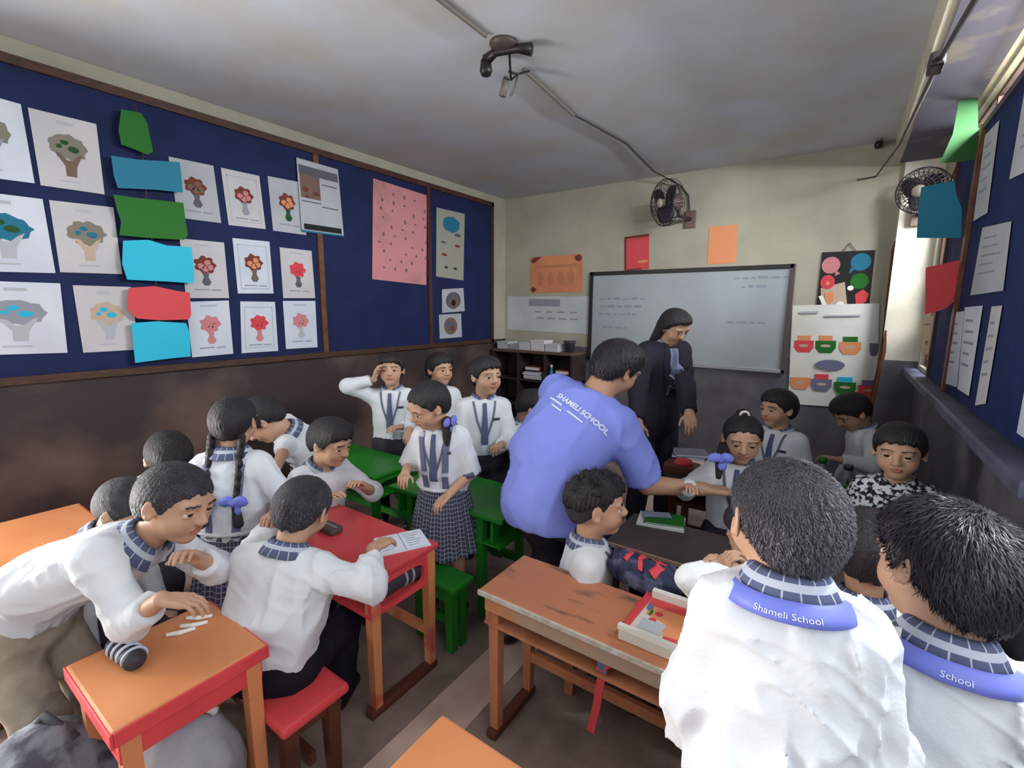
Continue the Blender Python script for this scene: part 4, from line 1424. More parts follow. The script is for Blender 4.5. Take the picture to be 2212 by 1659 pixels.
cab = [HIT(x, y, 2, ZC - .012) for x, y in ((1242, 250), (1266, 262), (1352, 310))] + [np.array([-1.58, 4.55, ZC - .02]), np.array([fc[0] + .02, YB - .02, ZC - .12]), np.array([fc[0] + .1, YB - .02, fc[2] + .12]), np.array([fc[0] + .12, YB - .03, fc[2] - .02])]
tag(MB().tube(cab, .007, 8).build('cable', M_CABD), 'dark cable along the ceiling down to the wall fan', 'cable')
hp = HIT(1088, 92, 2, ZC)
root = empty('ceiling_fitting', (hp[0], hp[1], ZC), 'black bracket on the ceiling with hanging wires and a connector', 'fitting')
M_DK = mat('black_bakelite', (30, 26, 28), .4)
MB().lathe([(.07, 0), (.07, -.012), (.045, -.03), (.01, -.034)], (hp[0], hp[1], ZC), n=20).build('ceiling_rose', mat('brown_rose', (74, 62, 60), .5), root, True)
MB().tube([hp + np.array([-.11, .0, -.05]), hp + np.array([-.05, 0, -.03]), hp + np.array([.06, .03, -.03]), hp + np.array([.13, .05, -.045])], [.028, .02, .02, .03], 10).build('holder_arm', M_DK, root, True)
MB().lathe([(.026, 0), (.032, -.05), (.024, -.07)], hp + np.array([-.11, 0, -.05]), n=14).build('lamp_holder', M_DK, root, True)
wt = HIT(1120, 160, 2, ZC - .05)
MB().tube([hp + np.array([.02, .02, -.03]), hp * .6 + wt * .4 + np.array([0, 0, -.03]), hp * .2 + wt * .8 + np.array([-.03, 0, -.05]), wt], .006, 6).tube([hp * .35 + wt * .65 + np.array([-.03, 0, -.03]), wt + np.array([.0, -.03, -.01]), wt, wt + np.array([.03, .06, .03])], .006, 6).build('wire', M_DK, root)
MB().tube([wt + np.array([-.05, -.04, -.02]), wt + np.array([-.07, -.05, -.11])], [.018, .02], 10).tube([wt, wt + np.array([-.01, -.02, -.08]), wt + np.array([-.03, -.03, -.11])], .008, 6).build('connector', mat('grey_connector', (104, 98, 92), .5), root, True)
bc = [(2118, -20), (2100, 10), (2070, 60), (2030, 130), (1990, 215), (1945, 310)]
root = empty('cable', HIT(2030, 130, 2, 2.75), 'dark cable sagging along the concrete beam at the right', 'cable')
pts = []
for x, y in bc:
    p = HIT(x, y, 0, .185); p[2] = min(p[2], ZC - .01); pts.append(p)
MB().tube(pts, .008, 8).build('wire', M_CABD, root)
p = pts[3]
bx('clip', (p[0] - .03, p[1] - .05, p[2] - .03), (p[0] + .012, p[1] + .05, p[2] + .015), M_DK, root, .008)
MB().tube([pts[5], np.array([.1, YB - .02, pts[5][2] + .01]), np.array([-.02, YB - .02, pts[5][2]])], .006, 6).build('wire_branch', M_CABD, root)
cc = HIT(1897, 316, 1, YB - .05)
root = empty('bulb_holder', cc, 'small black bulb holder at the top of the back wall', 'fitting')
MB().lathe([(.03, .06), (.03, .04), (.02, .02), (.02, -.01)], cc, (0, -1, .2), 14).build('socket', mat('grey_socket', (150, 144, 132), .5), root, True)
MB().lathe([(.02, 0), (.028, .02), (.028, .045), (.015, .06)], cc + np.array([0, -.05, -.0]), (0, -1, -.3), 14).build('ring', M_DK, root, True)

# ------------------------------------------------------------------ right wall: navy cloth with papers
RB = RX - .012
db = empty('display_cloth', (RX, 3, 1.07), 'navy display cloth pinned along the right wall above the ledge', 'board')
bx('cloth_panel', (RX - .008, 1.7, 1.075), (RX - .002, 4.1, 2.4), M_BOARD_R, db)
bx('top_batten', (RX - .02, 1.7, 2.4), (RX - .002, 4.1, 2.43), mat('slate_batten', (74, 72, 84), .6), db)
bx('side_batten', (RX - .02, 4.07, 1.075), (RX - .002, 4.12, 2.43), M_FRAME, db)
bx('side_batten', (RX - .024, 3.42, 1.075), (RX - .002, 3.47, 2.43), M_FRAME2, db)
for k, (qd, pi, lab) in enumerate((
        ([(2128, 292), (2158, 260), (2132, 460), (2102, 478)], 2, 'tall narrow grey paper high on the right wall'),
        ([(2214, 190), (2300, 120), (2300, 330), (2180, 388)], 2, 'pale paper at the upper right edge of the photo'),
        ([(2122, 492), (2184, 478), (2166, 628), (2096, 638)], 2, 'grey-brown certificate in the middle of the right wall'),
        ([(2056, 676), (2082, 672), (2066, 836), (2034, 826)], 0, 'pale paper strip on the right wall, first in the lower row'),
        ([(2084, 664), (2122, 660), (2110, 800), (2092, 855), (2068, 840)], 0, 'white worksheet on the right wall, second in the lower row'),
        ([(2142, 662), (2164, 660), (2150, 800), (2128, 872), (2106, 876)], 1, 'curling white sheet on the right wall, third in the lower row'),
        ([(2215, 830), (2300, 780), (2300, 1010), (2196, 935)], 0, 'bright white paper at the right edge above the ledge'))):
    if len(qd) == 5:
        qd = [qd[0], qd[1], qd[3], qd[4]]
    sheet('paper_sheet', lab, 'paper', wallquad(qd, 0, RB - .002), PAPER[pi], [('writing_print', I_['grey'], [rect(.15, .15 + .13 * j, .6 + .2 * ((j * 7) % 3) / 2, .18 + .13 * j) for j in range(5)])], 'papers on the right wall')
bx_ = sheet('paper_sheet', 'tan card pinned low beside the corner pilaster', 'paper', wallquad([(1992, 684), (2018, 682), (2012, 760), (1990, 770)], 0, RX - .004), mat('tan_card', (190, 166, 146), .8), [('mark_print', I_['brown'], [blob(.5, .7, .12, .06), rect(.2, .2, .7, .24)])])

# ------------------------------------------------------------------ desks and benches
M_TOPO = mat('orange_laminate', (214, 142, 94), .35, (204, 130, 84), 5, .03, 40, .5)
M_TOPR = mat('red_laminate', (202, 70, 74), .35, (190, 62, 68), 5, .03, 40, .5)
M_RED = mat('red_desk_paint', (216, 74, 78), .4, (204, 66, 72), 8, .05, 40, .45)
M_ORG = mat('orange_leg_paint', (204, 132, 88), .5, (188, 96, 78), 9, .05, 40, .4, thr=(.55, .62))
M_GRN = mat('green_desk_paint', (28, 124, 24), .4, (26, 110, 30), 5, .04, 40, .45)
M_GRN2 = mat('dark_green_steel', (30, 112, 32), .4)
M_WOODT = mat('worn_wood_top', (186, 120, 86), .5, (112, 84, 74), 7, .12, 50, .4, stretch=(1, 3, 1), thr=(.56, .7))
M_WOODL = mat('varnished_wood_leg', (196, 130, 92), .5, (172, 110, 80), 10, .1, 50, .4, stretch=(1, 1, .3))
M_APRON = mat('tan_apron_wood', (170, 146, 126), .55, (190, 132, 92), 5, .1, 40, .4, thr=(.52, .6))
M_EDGE = mat('pale_chipped_edging', (204, 200, 192), .5, (176, 160, 146), 30)
M_DRKT = mat('dark_worn_tabletop', (66, 60, 62), .4, (84, 70, 68), 5, .1, 40, .45)
M_BRN = mat('dark_brown_bench_wood', (92, 52, 38), .55, (72, 42, 34), 9, .1, 40, .3, stretch=(3, 1, 1))


def desk(label, x0, x1, y0, y1, zt, top, panel, leg, dep=.14, edge=None, rim=None, apron=None, runner=True, legx=.03, cutout=True):
    root = empty('school_desk', ((x0 + x1) / 2, (y0 + y1) / 2, 0), label, 'desk')
    bx('tabletop', (x0, y0, zt - .022), (x1, y1, zt), top, root, .007)
    if edge:
        bx('edge_strip', (x0 - .003, y0 - .004, zt - .02), (x1 + .003, y0 + .004, zt - .002), edge, root, .002)
    if rim:
        for nm, lo, hi in (('rim', (x0 - .004, y0 - .004, zt - .04), (x1 + .004, y0 + .003, zt - .003)), ('rim', (x0 - .004, y1 - .003, zt - .04), (x1 + .004, y1 + .004, zt - .003)),
                           ('rim', (x0 - .004, y0 + .003, zt - .04), (x0 + .003, y1 - .003, zt - .003)), ('rim', (x1 - .003, y0 + .003, zt - .04), (x1 + .004, y1 - .003, zt - .003))):
            bx(nm, lo, hi, rim, root, .002)
    zl = zt - .022 - dep
    for sx in (x0 + legx * .4, x1 - legx * .4 - .016):
        ya, yb, za, zb = y0 + .012, y1 - .012, zl, zt - .022
        out, inn = [], []
        cy, cz = (ya + yb) / 2, (za + zb) / 2
        N = 28
        for i in range(N):
            t = 2 * math.pi * i / N
            c, s_ = math.cos(t), math.sin(t)
            k = 1 / max(abs(c), abs(s_))
            out.append((sx, cy + c * k * (yb - ya) / 2, cz + s_ * k * (zb - za) / 2))
            e = 4.0
            kk = (abs(c) ** e + abs(s_) ** e) ** (-1 / e)
            inn.append((sx, cy - .012 + c * kk * (yb - ya) * .34, cz - .008 + s_ * kk * (zb - za) * .33))
        if cutout:
            MB().ring(out, inn, (.016, 0, 0)).build('side_panel', panel, root)
        else:
            MB().prism(out, (.016, 0, 0)).build('side_panel', panel, root)
    bx('back_panel', (x0 + .02, y1 - .026, zl), (x1 - .02, y1 - .012, zt - .022), panel, root)
    bx('shelf_board', (x0 + .015, y0 + .012, zl - .006), (x1 - .015, y1 - .012, zl + .006), panel, root)
    if apron:
        bx('front_apron', (x0 + .02, y0 + .008, zl + .05), (x1 - .02, y0 + .02, zt - .022), apron, root)
    for lx in (x0 + legx, x1 - legx):
        for ly in (y0 + .035, y1 - .035):
            MB().beam((lx, ly, .03), (lx, ly, zt - .024), .032, .032, (0, 1, 0), .04, .04).build('leg', leg, root)
        if runner:
            bx('foot_runner', (lx - .02, y0 - .0, 0), (lx + .02, y1 - .01, .032), mat('brown_runner', (96, 52, 38), .6), root, .006)
    bx('stretcher', (x0 + legx, y1 - .05, .16), (x1 - legx, y1 - .03, .2), leg, root)
    return root


def bench(label, x0, x1, y0, y1, z, top, leg, apron=None):
    root = empty('bench', ((x0 + x1) / 2, (y0 + y1) / 2, 0), label, 'bench')
    bx('seat', (x0, y0, z - .03), (x1, y1, z), top, root, .012)
    for lx in (x0 + .05, x1 - .05):
        for ly, d in ((y0 + .04, -.0), (y1 - .04, .0)):
            MB().beam((lx, ly + d, 0), (lx, ly, z - .03), .034, .034, (0, 1, 0), .045, .045).build('leg', leg, root)
        bx('end_rail', (lx - .012, y0 + .04, z - .085), (lx + .012, y1 - .04, z - .03), leg, root)
    bx('apron', (x0 + .05, y0 + .02, z - .09), (x1 - .05, y0 + .035, z - .03), apron or leg, root)
    bx('stretcher', (x0 + .05, (y0 + y1) / 2 - .012, .1), (x1 - .05, (y0 + y1) / 2 + .012, .14), leg, root)
    return root


ZT = .56
desk('small square desk with orange top and red edges under the leaning boy', -1.60, -1.25, .245, .595, ZT, M_TOPO, M_RED, M_ORG, .075, rim=M_RED, cutout=False)
desk('red school desk with an arched shelf opening where a boy writes', -2.02, -1.265, .96, 1.31, ZT, M_TOPR, M_RED, M_ORG, .135)
desk('green school desk by the aisle behind the girl in check skirt', -1.92, -1.17, 1.61, 2.0, ZT, M_GRN, M_GRN, M_GRN2, .12, runner=False, legx=.14)
desk('green school desk further left in front of the boys in ties', -2.95, -2.08, 1.64, 2.0, ZT, M_GRN, M_GRN, M_GRN2, .12, runner=False)
desk('orange-topped desk in the left corner under the navy board', -2.95, -2.32, .1, .585, ZT, M_TOPO, M_RED, M_ORG, .12, rim=M_RED)
desk('worn brown wooden desk with pale chipped edge in the middle', -.93, .30, 1.15, 1.43, ZT, M_WOODT, M_WOODL, M_WOODL, .1, edge=M_EDGE, apron=M_APRON, legx=.05)
desk('dark worn desk behind the boy with spiky hair', -.72, .42, 1.72, 2.05, ZT, M_DRKT, M_BRN, M_BRN, .1, edge=M_APRON)
desk('dark desk with books in front of the standing teacher', -.72, .42, 2.55, 2.9, ZT, M_DRKT, M_BRN, M_BRN, .1, edge=M_APRON)
desk('plain orange-topped desk at the bottom edge of the photo', -.685, -.1, .30, .71, ZT, M_TOPO, M_WOODL, M_WOODL, .1)
bench('red-edged low bench under the seated boy', -1.92, -1.17, .58, .80, .33, M_RED, M_BRN)
bench('green stool bench between the red and green desks', -1.52, -1.235, 1.36, 1.5, .33, M_GRN, M_GRN2)
bench('brown wooden bench behind the worn desk', -.80, .28, 1.46, 1.68, .30, M_WOODL, M_WOODL)
bench('brown bench behind the dark worn desk', -.6, .42, 2.12, 2.34, .32, M_BRN, M_BRN)
bench('brown bench farthest back by the white chart', -.6, .42, 2.98, 3.2, .32, M_BRN, M_BRN)


# ------------------------------------------------------------------ things on the desks
def notebook(label, c, w, d, rot, cov, page, zt, t=.008, opened=False):
    r = empty('notebook', (c[0], c[1], zt), label, 'notebook')
    e1 = np.array([math.cos(rad(rot)), math.sin(rad(rot)), 0]); e2 = np.array([-e1[1], e1[0], 0]); c = np.array([c[0], c[1], 0.0])
    Zv = np.array([0, 0, 1.0])

    def slab(name, u0, u1, v0, v1, z0, z1, m):
        mb = MB().prism([c + e1 * u0 + e2 * v0 + Zv * z0, c + e1 * u1 + e2 * v0 + Zv * z0, c + e1 * u1 + e2 * v1 + Zv * z0, c + e1 * u0 + e2 * v1 + Zv * z0], Zv * (z1 - z0))
        return mb.build(name, m, r)
    if opened:
        slab('cover', -w / 2, w / 2, -d / 2, d / 2, zt, zt + .002, cov)
        for s_ in (-1, 1):
            a, b = sorted((s_ * .002, s_ * (w / 2 - .004)))
            slab('page_block', a, b, -d / 2 + .004, d / 2 - .004, zt + .002, zt + t, page)
        mb = MB()
        for s_ in (-1, 1):
            for j in range(6):
                u0 = s_ * w / 4 - w * .17; v = -d / 2 + d * (.15 + .13 * j)
                mb.prism([c + e1 * u0 + e2 * v + Zv * (zt + t), c + e1 * (u0 + w * (.2 + .05 * (j % 3))) + e2 * v + Zv * (zt + t), c + e1 * (u0 + w * (.2 + .05 * (j % 3))) + e2 * (v + .004) + Zv * (zt + t), c + e1 * u0 + e2 * (v + .004) + Zv * (zt + t)], Zv * .0005)
        mb.build('handwriting', INK['grey'], r)['kind'] = 'stuff'
    else:
        slab('page_block', -w / 2 + .003, w / 2 - .003, -d / 2 + .003, d / 2 - .003, zt + .0015, zt + t - .0015, page)
        slab('cover', -w / 2, w / 2, -d / 2, d / 2, zt, zt + .0015, cov)
        slab('front_cover', -w / 2, w / 2, -d / 2, d / 2, zt + t - .0015, zt + t, cov)
    return r


PG = mat('ruled_page', (214, 220, 232), .8, (204, 212, 226), 6)
p = HIT(868, 1172, 2, ZT)
notebook('open ruled notebook under the seated boy\'s hand on the red desk', p, .2, .15, 62, PG, PG, ZT, .008, True)
p = HIT(1000, 1131, 2, .46)
notebook('grey exercise book sticking out under the green desk', (p[0], p[1] + .02), .16, .12, 20, mat('cover_ashgrey', (150, 158, 162), .5), PG, .443, .01)
p = HIT(1428, 1128, 2, ZT)
notebook('white notebook under the green one on the dark desk', p, .2, .14, 12, mat('cover_white', (220, 220, 216), .5), PG, ZT, .008)
notebook('green-covered notebook on the dark worn desk', (p[0] + .01, p[1] + .012), .17, .12, 16, CARDM['green'], PG, ZT + .008, .008)
notebook('pale blue slip lying on the green notebook', (p[0] - .03, p[1] + .03), .12, .05, 28, mat('cover_paleblue', (150, 160, 190), .5), PG, ZT + .016, .003)
for i, (x, y, l, cv) in enumerate(((1488, 985, 'lowest grey-blue book in front of the teacher', 'cover_slate2'), (1484, 975, 'upper grey-blue book in front of the teacher', 'cover_slate3'))):
    p = HIT(1488, 985, 2, ZT)
    notebook(l, (p[0] + .01 * i, p[1]), .2, .15, 10 + 14 * i, mat(cv, (120, 126, 150), .5), PG, ZT + .016 * i, .016)
p = HIT(1455, 1012, 2, ZT)
# striped pencil pouch on the small desk
c = HIT(262, 1415, 2, ZT + .02)
root = empty('pencil_pouch', (c[0], c[1], ZT), 'dark striped pencil pouch on the small orange desk', 'pouch')
F = Field().cap(c + np.array([-.05, .0, .004]), c + np.array([.055, .012, .004]), .022, .026, .01)
V, Qd = polygonize(F, .005, post=lambda P: (-.0012 * np.sin(P[:, 0] * 300)).astype(np.float32))
V[:, 2] = np.maximum(V[:, 2], ZT + .0005)
mesh_np('pouch_body', V, Qd, mat('black_pouch_cloth', (48, 46, 54), .6), root)
for i in range(4):
    t = -.03 + i * .026
    MB().tube([c + np.array([t, .006 + .003 * i, .004]) + np.array([0, math.cos(a_), math.sin(a_)]) * .0275 for a_ in np.linspace(-.2, math.pi + .2, 12)], .004, 6).build('stripe', mat('silver_stripe', (186, 194, 214), .35), root, True)
for i, (x, y, a_) in enumerate(((392, 1368, 20), (420, 1352, 12), (432, 1336, 5))):  # solid white streaks modelled in place of glare on the glossy desktop
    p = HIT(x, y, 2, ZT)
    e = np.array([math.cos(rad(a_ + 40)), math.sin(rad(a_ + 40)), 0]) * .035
    tag(MB().tube([p - e + np.array([0, 0, .006]), p + np.array([.004, -.006, .007]), p + e + np.array([0, 0, .006])], [.005, .007, .005], 8).build('glare_streak', mat('white_glare', (236, 232, 230), .9)),
        'white modelled glare streak on the small orange desk, %s of three' % ('nearest', 'middle', 'farthest')[i], 'glare_streak', 'modelled glare streaks')
# rolled dark bag in the red desk's shelf, pencil case on top
c = np.array([-1.335, 1.13, .462])
root = empty('school_bag', c, 'dark rolled bag with grey bands in the red desk shelf', 'bag')
F = Field().cap(c + np.array([0, -.09, 0]), c + np.array([0, .11, 0]), .040, .042, .01)
V, Qd = polygonize(F, .007, post=folds(c, np.eye(3), 1, .004, 9))
mesh_np('bag_body', V, Qd, mat('black_bag_cloth', (52, 50, 58), .7), root)
for t in (.03, .065):
    MB().tube([c + np.array([0, t, 0]) + np.array([math.cos(a_), 0, math.sin(a_)]) * .043 for a_ in np.linspace(0, 2 * math.pi, 17)[:-1]], .006, 6, closed=True).build('band', mat('grey_bag_band', (142, 146, 154), .5), root, True)
c = HIT(712, 1138, 2, ZT + .02)
root = empty('pencil_case', (c[0], c[1], ZT), 'dark brown pencil case on the red desk', 'pencil case')
bx('case_body', (c[0] - .055, c[1] - .03, ZT), (c[0] + .055, c[1] + .03, ZT + .03), mat('dark_case', (72, 62, 62), .5), root, .012)
bx('zip', (c[0] - .05, c[1] - .004, ZT + .029), (c[0] + .05, c[1] + .004, ZT + .032), mat('zip_metal', (120, 120, 124), .3), root)
# picture box with red lid band on the worn desk
P4 = [HIT(x, y, 2, ZT + .03) for x, y in ((1398, 1278), (1530, 1322), (1482, 1420), (1336, 1360))]
root, Qp, n_ = sheet('picture_box', 'white flat box with a red band and fruit picture on the worn desk', 'box', P4, mat('white_box_card', (204, 200, 190), .5), [
    ('red_band', mat('red_box_print', (206, 66, 72), .5), [[(0, .0), (.14, .02), (.1, .86), (.0, .86)], rect(.14, .1, 1, .28)]),
    ('fruit_print', mat('orange_fruit_print', (214, 140, 94), .5), [[(.2, .28), (1, .28), (1, .9), (.62, .86), (.5, .56), (.2, .5)]]),
    ('cherry_print', INK['red'], [blob(.38, .42, .06, .05), blob(.34, .58, .06, .05), [(.6, .8), (.8, .78), (.84, .95), (.62, .98)]]),
    ('leaf_print', INK['green'], [blob(.26, .44, .025, .07, 12), blob(.93, .84, .05, .08, 12)]), ('label_print', INK['lgrey'], [rect(.2, .6, .56, .82)]), ('window_print', INK['slate'], [blob(.2, .33, .05, .08)])], thick=.028, part='box_body')
MB().prism([Qp(.12, 0) + np.array([0, 0, .001]), Qp(1, 0) + np.array([0, 0, .001]), Qp(1, .09) + np.array([0, 0, .001]), Qp(.12, .09) + np.array([0, 0, .001])], (0, 0, .022)).build('rear_flap', mat('white_flap', (222, 220, 214), .5), root)
MB().prism([Qp(-.02, .93) + np.array([0, 0, .001]), Qp(1, .93) + np.array([0, 0, .001]), Qp(1, 1) + np.array([0, 0, .001]), Qp(-.02, 1) + np.array([0, 0, .001])], (0, 0, .014)).build('front_flap', mat('white_flap', (222, 220, 214), .5), root)
# schoolbag with red straps between desk and bench
c = HIT(1395, 1232, 2, ZT + .045)
root = empty('school_bag', (c[0], c[1], ZT), 'navy and grey schoolbag with red straps on the worn desk', 'bag')
F = Field()
F.ell(c + np.array([-.06, .0, -.005]), (.075, .055, .05), axes(20), .03)
F.ell(c + np.array([.05, -.02, -.01]), (.085, .06, .048), axes(-10), .04)
V, Qd = polygonize(F, .006, post=folds(c, np.eye(3), 1, .012, 4, 1.8))
V[:, 2] = np.maximum(V[:, 2], ZT + .001)
mesh_np('bag_body', V, Qd, mat('navy_bag_cloth', (44, 48, 74), .7, (92, 96, 122), 9, .2, 80, .3, thr=(.52, .6)), root)
bvh_b = BVHTree.FromPolygons([tuple(v) for v in V.tolist()], [tuple(f) for f in Qd.tolist()])
M_STR = mat('red_strap', (206, 68, 76), .6)
for k, (pp, ww) in enumerate(((((-.10, .03), (-.07, .035), (-.05, .0), (-.065, -.04)), .016), (((-.01, .02), (-.015, -.02), (.0, -.06)), .016), (((.02, .03), (.05, .02), (.06, -.02), (.04, -.06)), .03))):
    drape_strip(bvh_b, c, np.stack([np.array([1.0, 0, 0]), np.array([0, 0, 1.0]), np.array([0, 1.0, 0])], 1), pp, ww, 1, 'strap', M_STR, root, .004)
MB().tube([c + np.array([.04, -.07, -.03]), c + np.array([.045, -.11, -.038]), c + np.array([.03, -.15, -.04])], .012, 8).build('loose_strap', M_STR, root, True)
root = empty('bag_strap', HIT(1275, 1585, 1, 1.2), 'red strap hanging down under the front of the worn desk', 'strap')
st = [HIT(x, y, 1, 1.17) for x, y in ((1318, 1435), (1302, 1448), (1296, 1480), (1288, 1530), (1276, 1580))]
MB().beam(st[1], st[3], .024, .006, (0, 1, 0)).beam(st[3], st[4], .024, .006, (0, 1, 0)).build('webbing', M_STR, root)
MB().tube([HIT(1330, 1425, 1, 1.17), st[1], HIT(1290, 1440, 1, 1.17)], .009, 8).build('loop', M_STR, root, True)
bx('buckle', tuple(st[1] + np.array([-.016, -.008, -.005])), tuple(st[1] + np.array([.016, .004, .03])), mat('slate_buckle', (96, 104, 134), .4), root, .003)
# white handkerchief bundle held beside the picture box
c = W(1512, 1252, 1.22)
F = Field().ell(c, (.062, .045, .04), axes(-35), .02)
F.ell(c + np.array([.045, .02, .012]), (.03, .025, .03), None, .02); F.ell(c + np.array([.01, 0, -.04]), (.035, .03, .03), None, .03)
V, Qd = polygonize(F, .005, post=folds(c, np.eye(3), 1, .005, 2, 2.2))
tag(mesh_np('handkerchief', V, Qd, mat('white_muslin', (232, 235, 236), .9, (224, 228, 230), 30, .1, 120, .1)), 'crumpled white cloth held over the worn desk beside the picture box', 'cloth')
# lunch box by the teacher's hands
c = HIT(1530, 962, 2, ZT + .06) * 1.0
c = np.array([c[0], 2.66, ZT])
root = empty('lunch_box', c, 'brown and red lunch box between the teacher\'s hands', 'lunch box')
bx('box_body', (c[0] - .11, c[1] - .06, ZT + .033), (c[0] + .07, c[1] + .06, ZT + .085), mat('brown_box_plastic', (98, 50, 38), .5), root, .012)
MB().lathe([(.05, 0), (.046, .02), (.02, .03), (.002, .032)], (c[0] - .01, c[1] - .01, ZT + .085), n=20).build('lid', INK['red'], root, True)
bx('spacer_tray', (c[0] - .1, c[1] - .05, ZT), (c[0] + .06, c[1] + .05, ZT + .033), M_DRKT, root)
c = HIT(1605, 955, 1, 2.7)
# bottles
def bottle(label, c, r, hgt, col, cap):
    root = empty('water_bottle', c, label, 'bottle')
    MB().lathe([(r * .9, 0), (r, .01), (r, hgt * .72), (r * .6, hgt * .82), (r * .5, hgt * .86)], c, n=18).build('flask', mat('bottle_' + label[:12].replace(' ', '_'), col, .3), root, True)
    MB().lathe([(r * .6, hgt * .86), (r * .6, hgt * .98), (r * .3, hgt)], c, n=18).build('cap', mat('cap_' + label[:12].replace(' ', '_'), cap, .4), root, True)
    return root


p = HIT(1745, 985, 2, ZT); p[1] = min(p[1], 2.84)
bottle('tall grey water bottle with green cap at the far desk', (-.02, 2.76, ZT), .03, .22, (92, 94, 108), (30, 96, 34))
bottle('clear grey water bottle beside the bowed boy', (.09, 2.80, ZT), .034, .19, (112, 112, 124), (60, 58, 66))
bottle('dark green bottle in front of the bowed boy', (.10, 2.62, ZT), .032, .17, (32, 84, 36), (40, 66, 40))
# bags at the bottom left
c = HIT(400, 1585, 2, .36)
root = empty('backpack', (c[0], c[1], 0), 'grey and white backpack standing beside the small orange desk', 'backpack')
F = Field()
F.ell(c + np.array([0, 0, -.14]), (.13, .12, .2), axes(-40), .04)
F.ell(c + np.array([.06, -.05, -.2]), (.1, .08, .12), axes(-40), .05)
V, Qd = polygonize(F, .01, post=folds(c, np.eye(3), 1, .008, 6, 1.2))
V[:, 2] = np.maximum(V[:, 2], .002)
mesh_np('bag_body', V, Qd, mat('grey_backpack_cloth', (168, 168, 176), .7, (128, 132, 142), 7, .15, 60, .3), root)
MB().tube([c + np.array([-.05, -.05, .05]), c + np.array([-.03, -.02, .085]), c + np.array([.03, .03, .085]), c + np.array([.05, .06, .05])], .011, 10).build('top_handle', mat('pale_backpack_trim', (206, 206, 204), .6), root, True)
q4 = [HIT(x, y, 2, z) for x, y, z in ((326, 1552, .43), (420, 1502, .43), (432, 1540, .40), (338, 1592, .40))]
MB().prism(q4, (0.004, -.004, .006)).build('white_panel', mat('white_bag_panel', (232, 232, 230), .6), root)
c = HIT(110, 1615, 2, .34)
root = empty('school_bag', (c[0], c[1], 0), 'mottled grey schoolbag at the bottom left corner of the photo', 'bag')
F = Field().ell(c + np.array([0, -.02, -.13]), (.13, .15, .2), axes(20), .04)
F.ell(c + np.array([.05, .08, -.2]), (.09, .08, .11), None, .05)
V, Qd = polygonize(F, .01, post=folds(c, np.eye(3), 1, .008, 16, 1.3))
V[:, 2] = np.maximum(V[:, 2], .002)
mesh_np('bag_body', V, Qd, mat('mottled_grey_cloth', (124, 130, 140), .8, (80, 80, 92), 16, .2, 60, .2, thr=(.45, .6)), root)
MB().tube([c + np.array([-.08, -.03, .02]), c + np.array([-.02, 0, .085]), c + np.array([.06, .04, .03])], .012, 8).build('handle', mat('dark_handle_web', (70, 70, 80), .7), root, True)

# ------------------------------------------------------------------ the people
NAVYBLZ = mat('charcoal_navy_blazer', (46, 44, 56), .85, (40, 38, 48), 12, .1, 140, .15)
POLO = mat('lavender_polo_cloth', (130, 142, 222), .8, (124, 136, 216), 5, .08, 200, .15)
CHKSH = mat('black_white_check_cloth', (40, 38, 46), .85, (206, 212, 222), 62, .1, 120, .15, thr=(.47, .53))

# boys standing behind the green desks
human('boy in white shirt and tie raising a hand to his ear', 1.22, .205, (845, 799, 3.15), (140, 4, 0), 142, arms=dict(R=dict(t=(806, 808, 3.05), pole=(-.9, -.3, -.7), dir=(.35, 0, .9), curl=35), L=dict(t=(862, 935, 3.0))), q=1.35, hair='short')
human('boy turning his head right behind the girl in check skirt', 1.22, .212, (950, 798, 3.32), (100, 0, 0), 135, arms=dict(R=dict(t=(880, 940, 2.95))), q=1.35)
human('boy in white shirt and grey tie beside the man in lavender', 1.24, .215, (1050, 812, 2.8), (108, 0, 0), 138, arms=dict(L=dict(t=(1082, 975, 2.6), curl=40), R=dict(t=(1010, 1010, 2.65))), q=1.25)
D = human('girl with purple hair ribbon in white blouse and grey check skirt', 1.08, .2, (924, 876, 2.13), (-160, -26, -6), 160, lean=(6, 0), arms=dict(L=dict(t=(966, 1088, 2.1), curl=35), R=dict(t=(866, 1042, 2.13), curl=45)), q=1.1, wid=.92, outfit='girl', hair='pony', sleeve=.5)
human('child seated behind the man in lavender, mostly hidden', 1.12, .205, (1150, 880, 2.98), (60, -30, 0), 70, legs='sit', arms=dict(R=dict(t=(1190, 960, 2.6))), q=1.7, tie=False)
# around the red desk
human('girl with two long braids and purple ribbons, back to the camera', 1.16, .195, (508, 910, 1.92), (-35, -8, 0), -38, lean=(4, 0), outfit='girl', hair='braids', sleeve=.8, arms=dict(R=dict(t=(600, 1130, 1.75)), L=dict(t=(455, 1130, 1.85))), q=1.0, tie=False)
human('boy with black hair bending down over the girl with braids', 1.22, .214, (566, 908, 2.36), (-150, -48, 0), -170, lean=(40, -22), lean2=(10, -5), arms=dict(R=dict(t=(580, 1070, 2.0)), L=dict(t=(660, 1075, 2.1))), q=1.3, sleeve=.6)
Gg = human('child in profile bowing over the far side of the red desk', 1.14, .208, (715, 955, 2.2), (75, -18, 0), 100, lean=(18, 0), legs='sit', outfit='plain', arms=dict(R=dict(t=(705, 1090, 1.98), pole=(-.4, -.4, -.6)), L=dict(t=(790, 1055, 2.15))), q=1.2, hair='short', sleeve=.6)
human('child with bowed dark head at the left by the brown wall', 1.12, .215, (366, 990, 2.12), (100, -40, 0), 90, lean=(20, 0), legs='sit', q=1.3, outfit='plain')
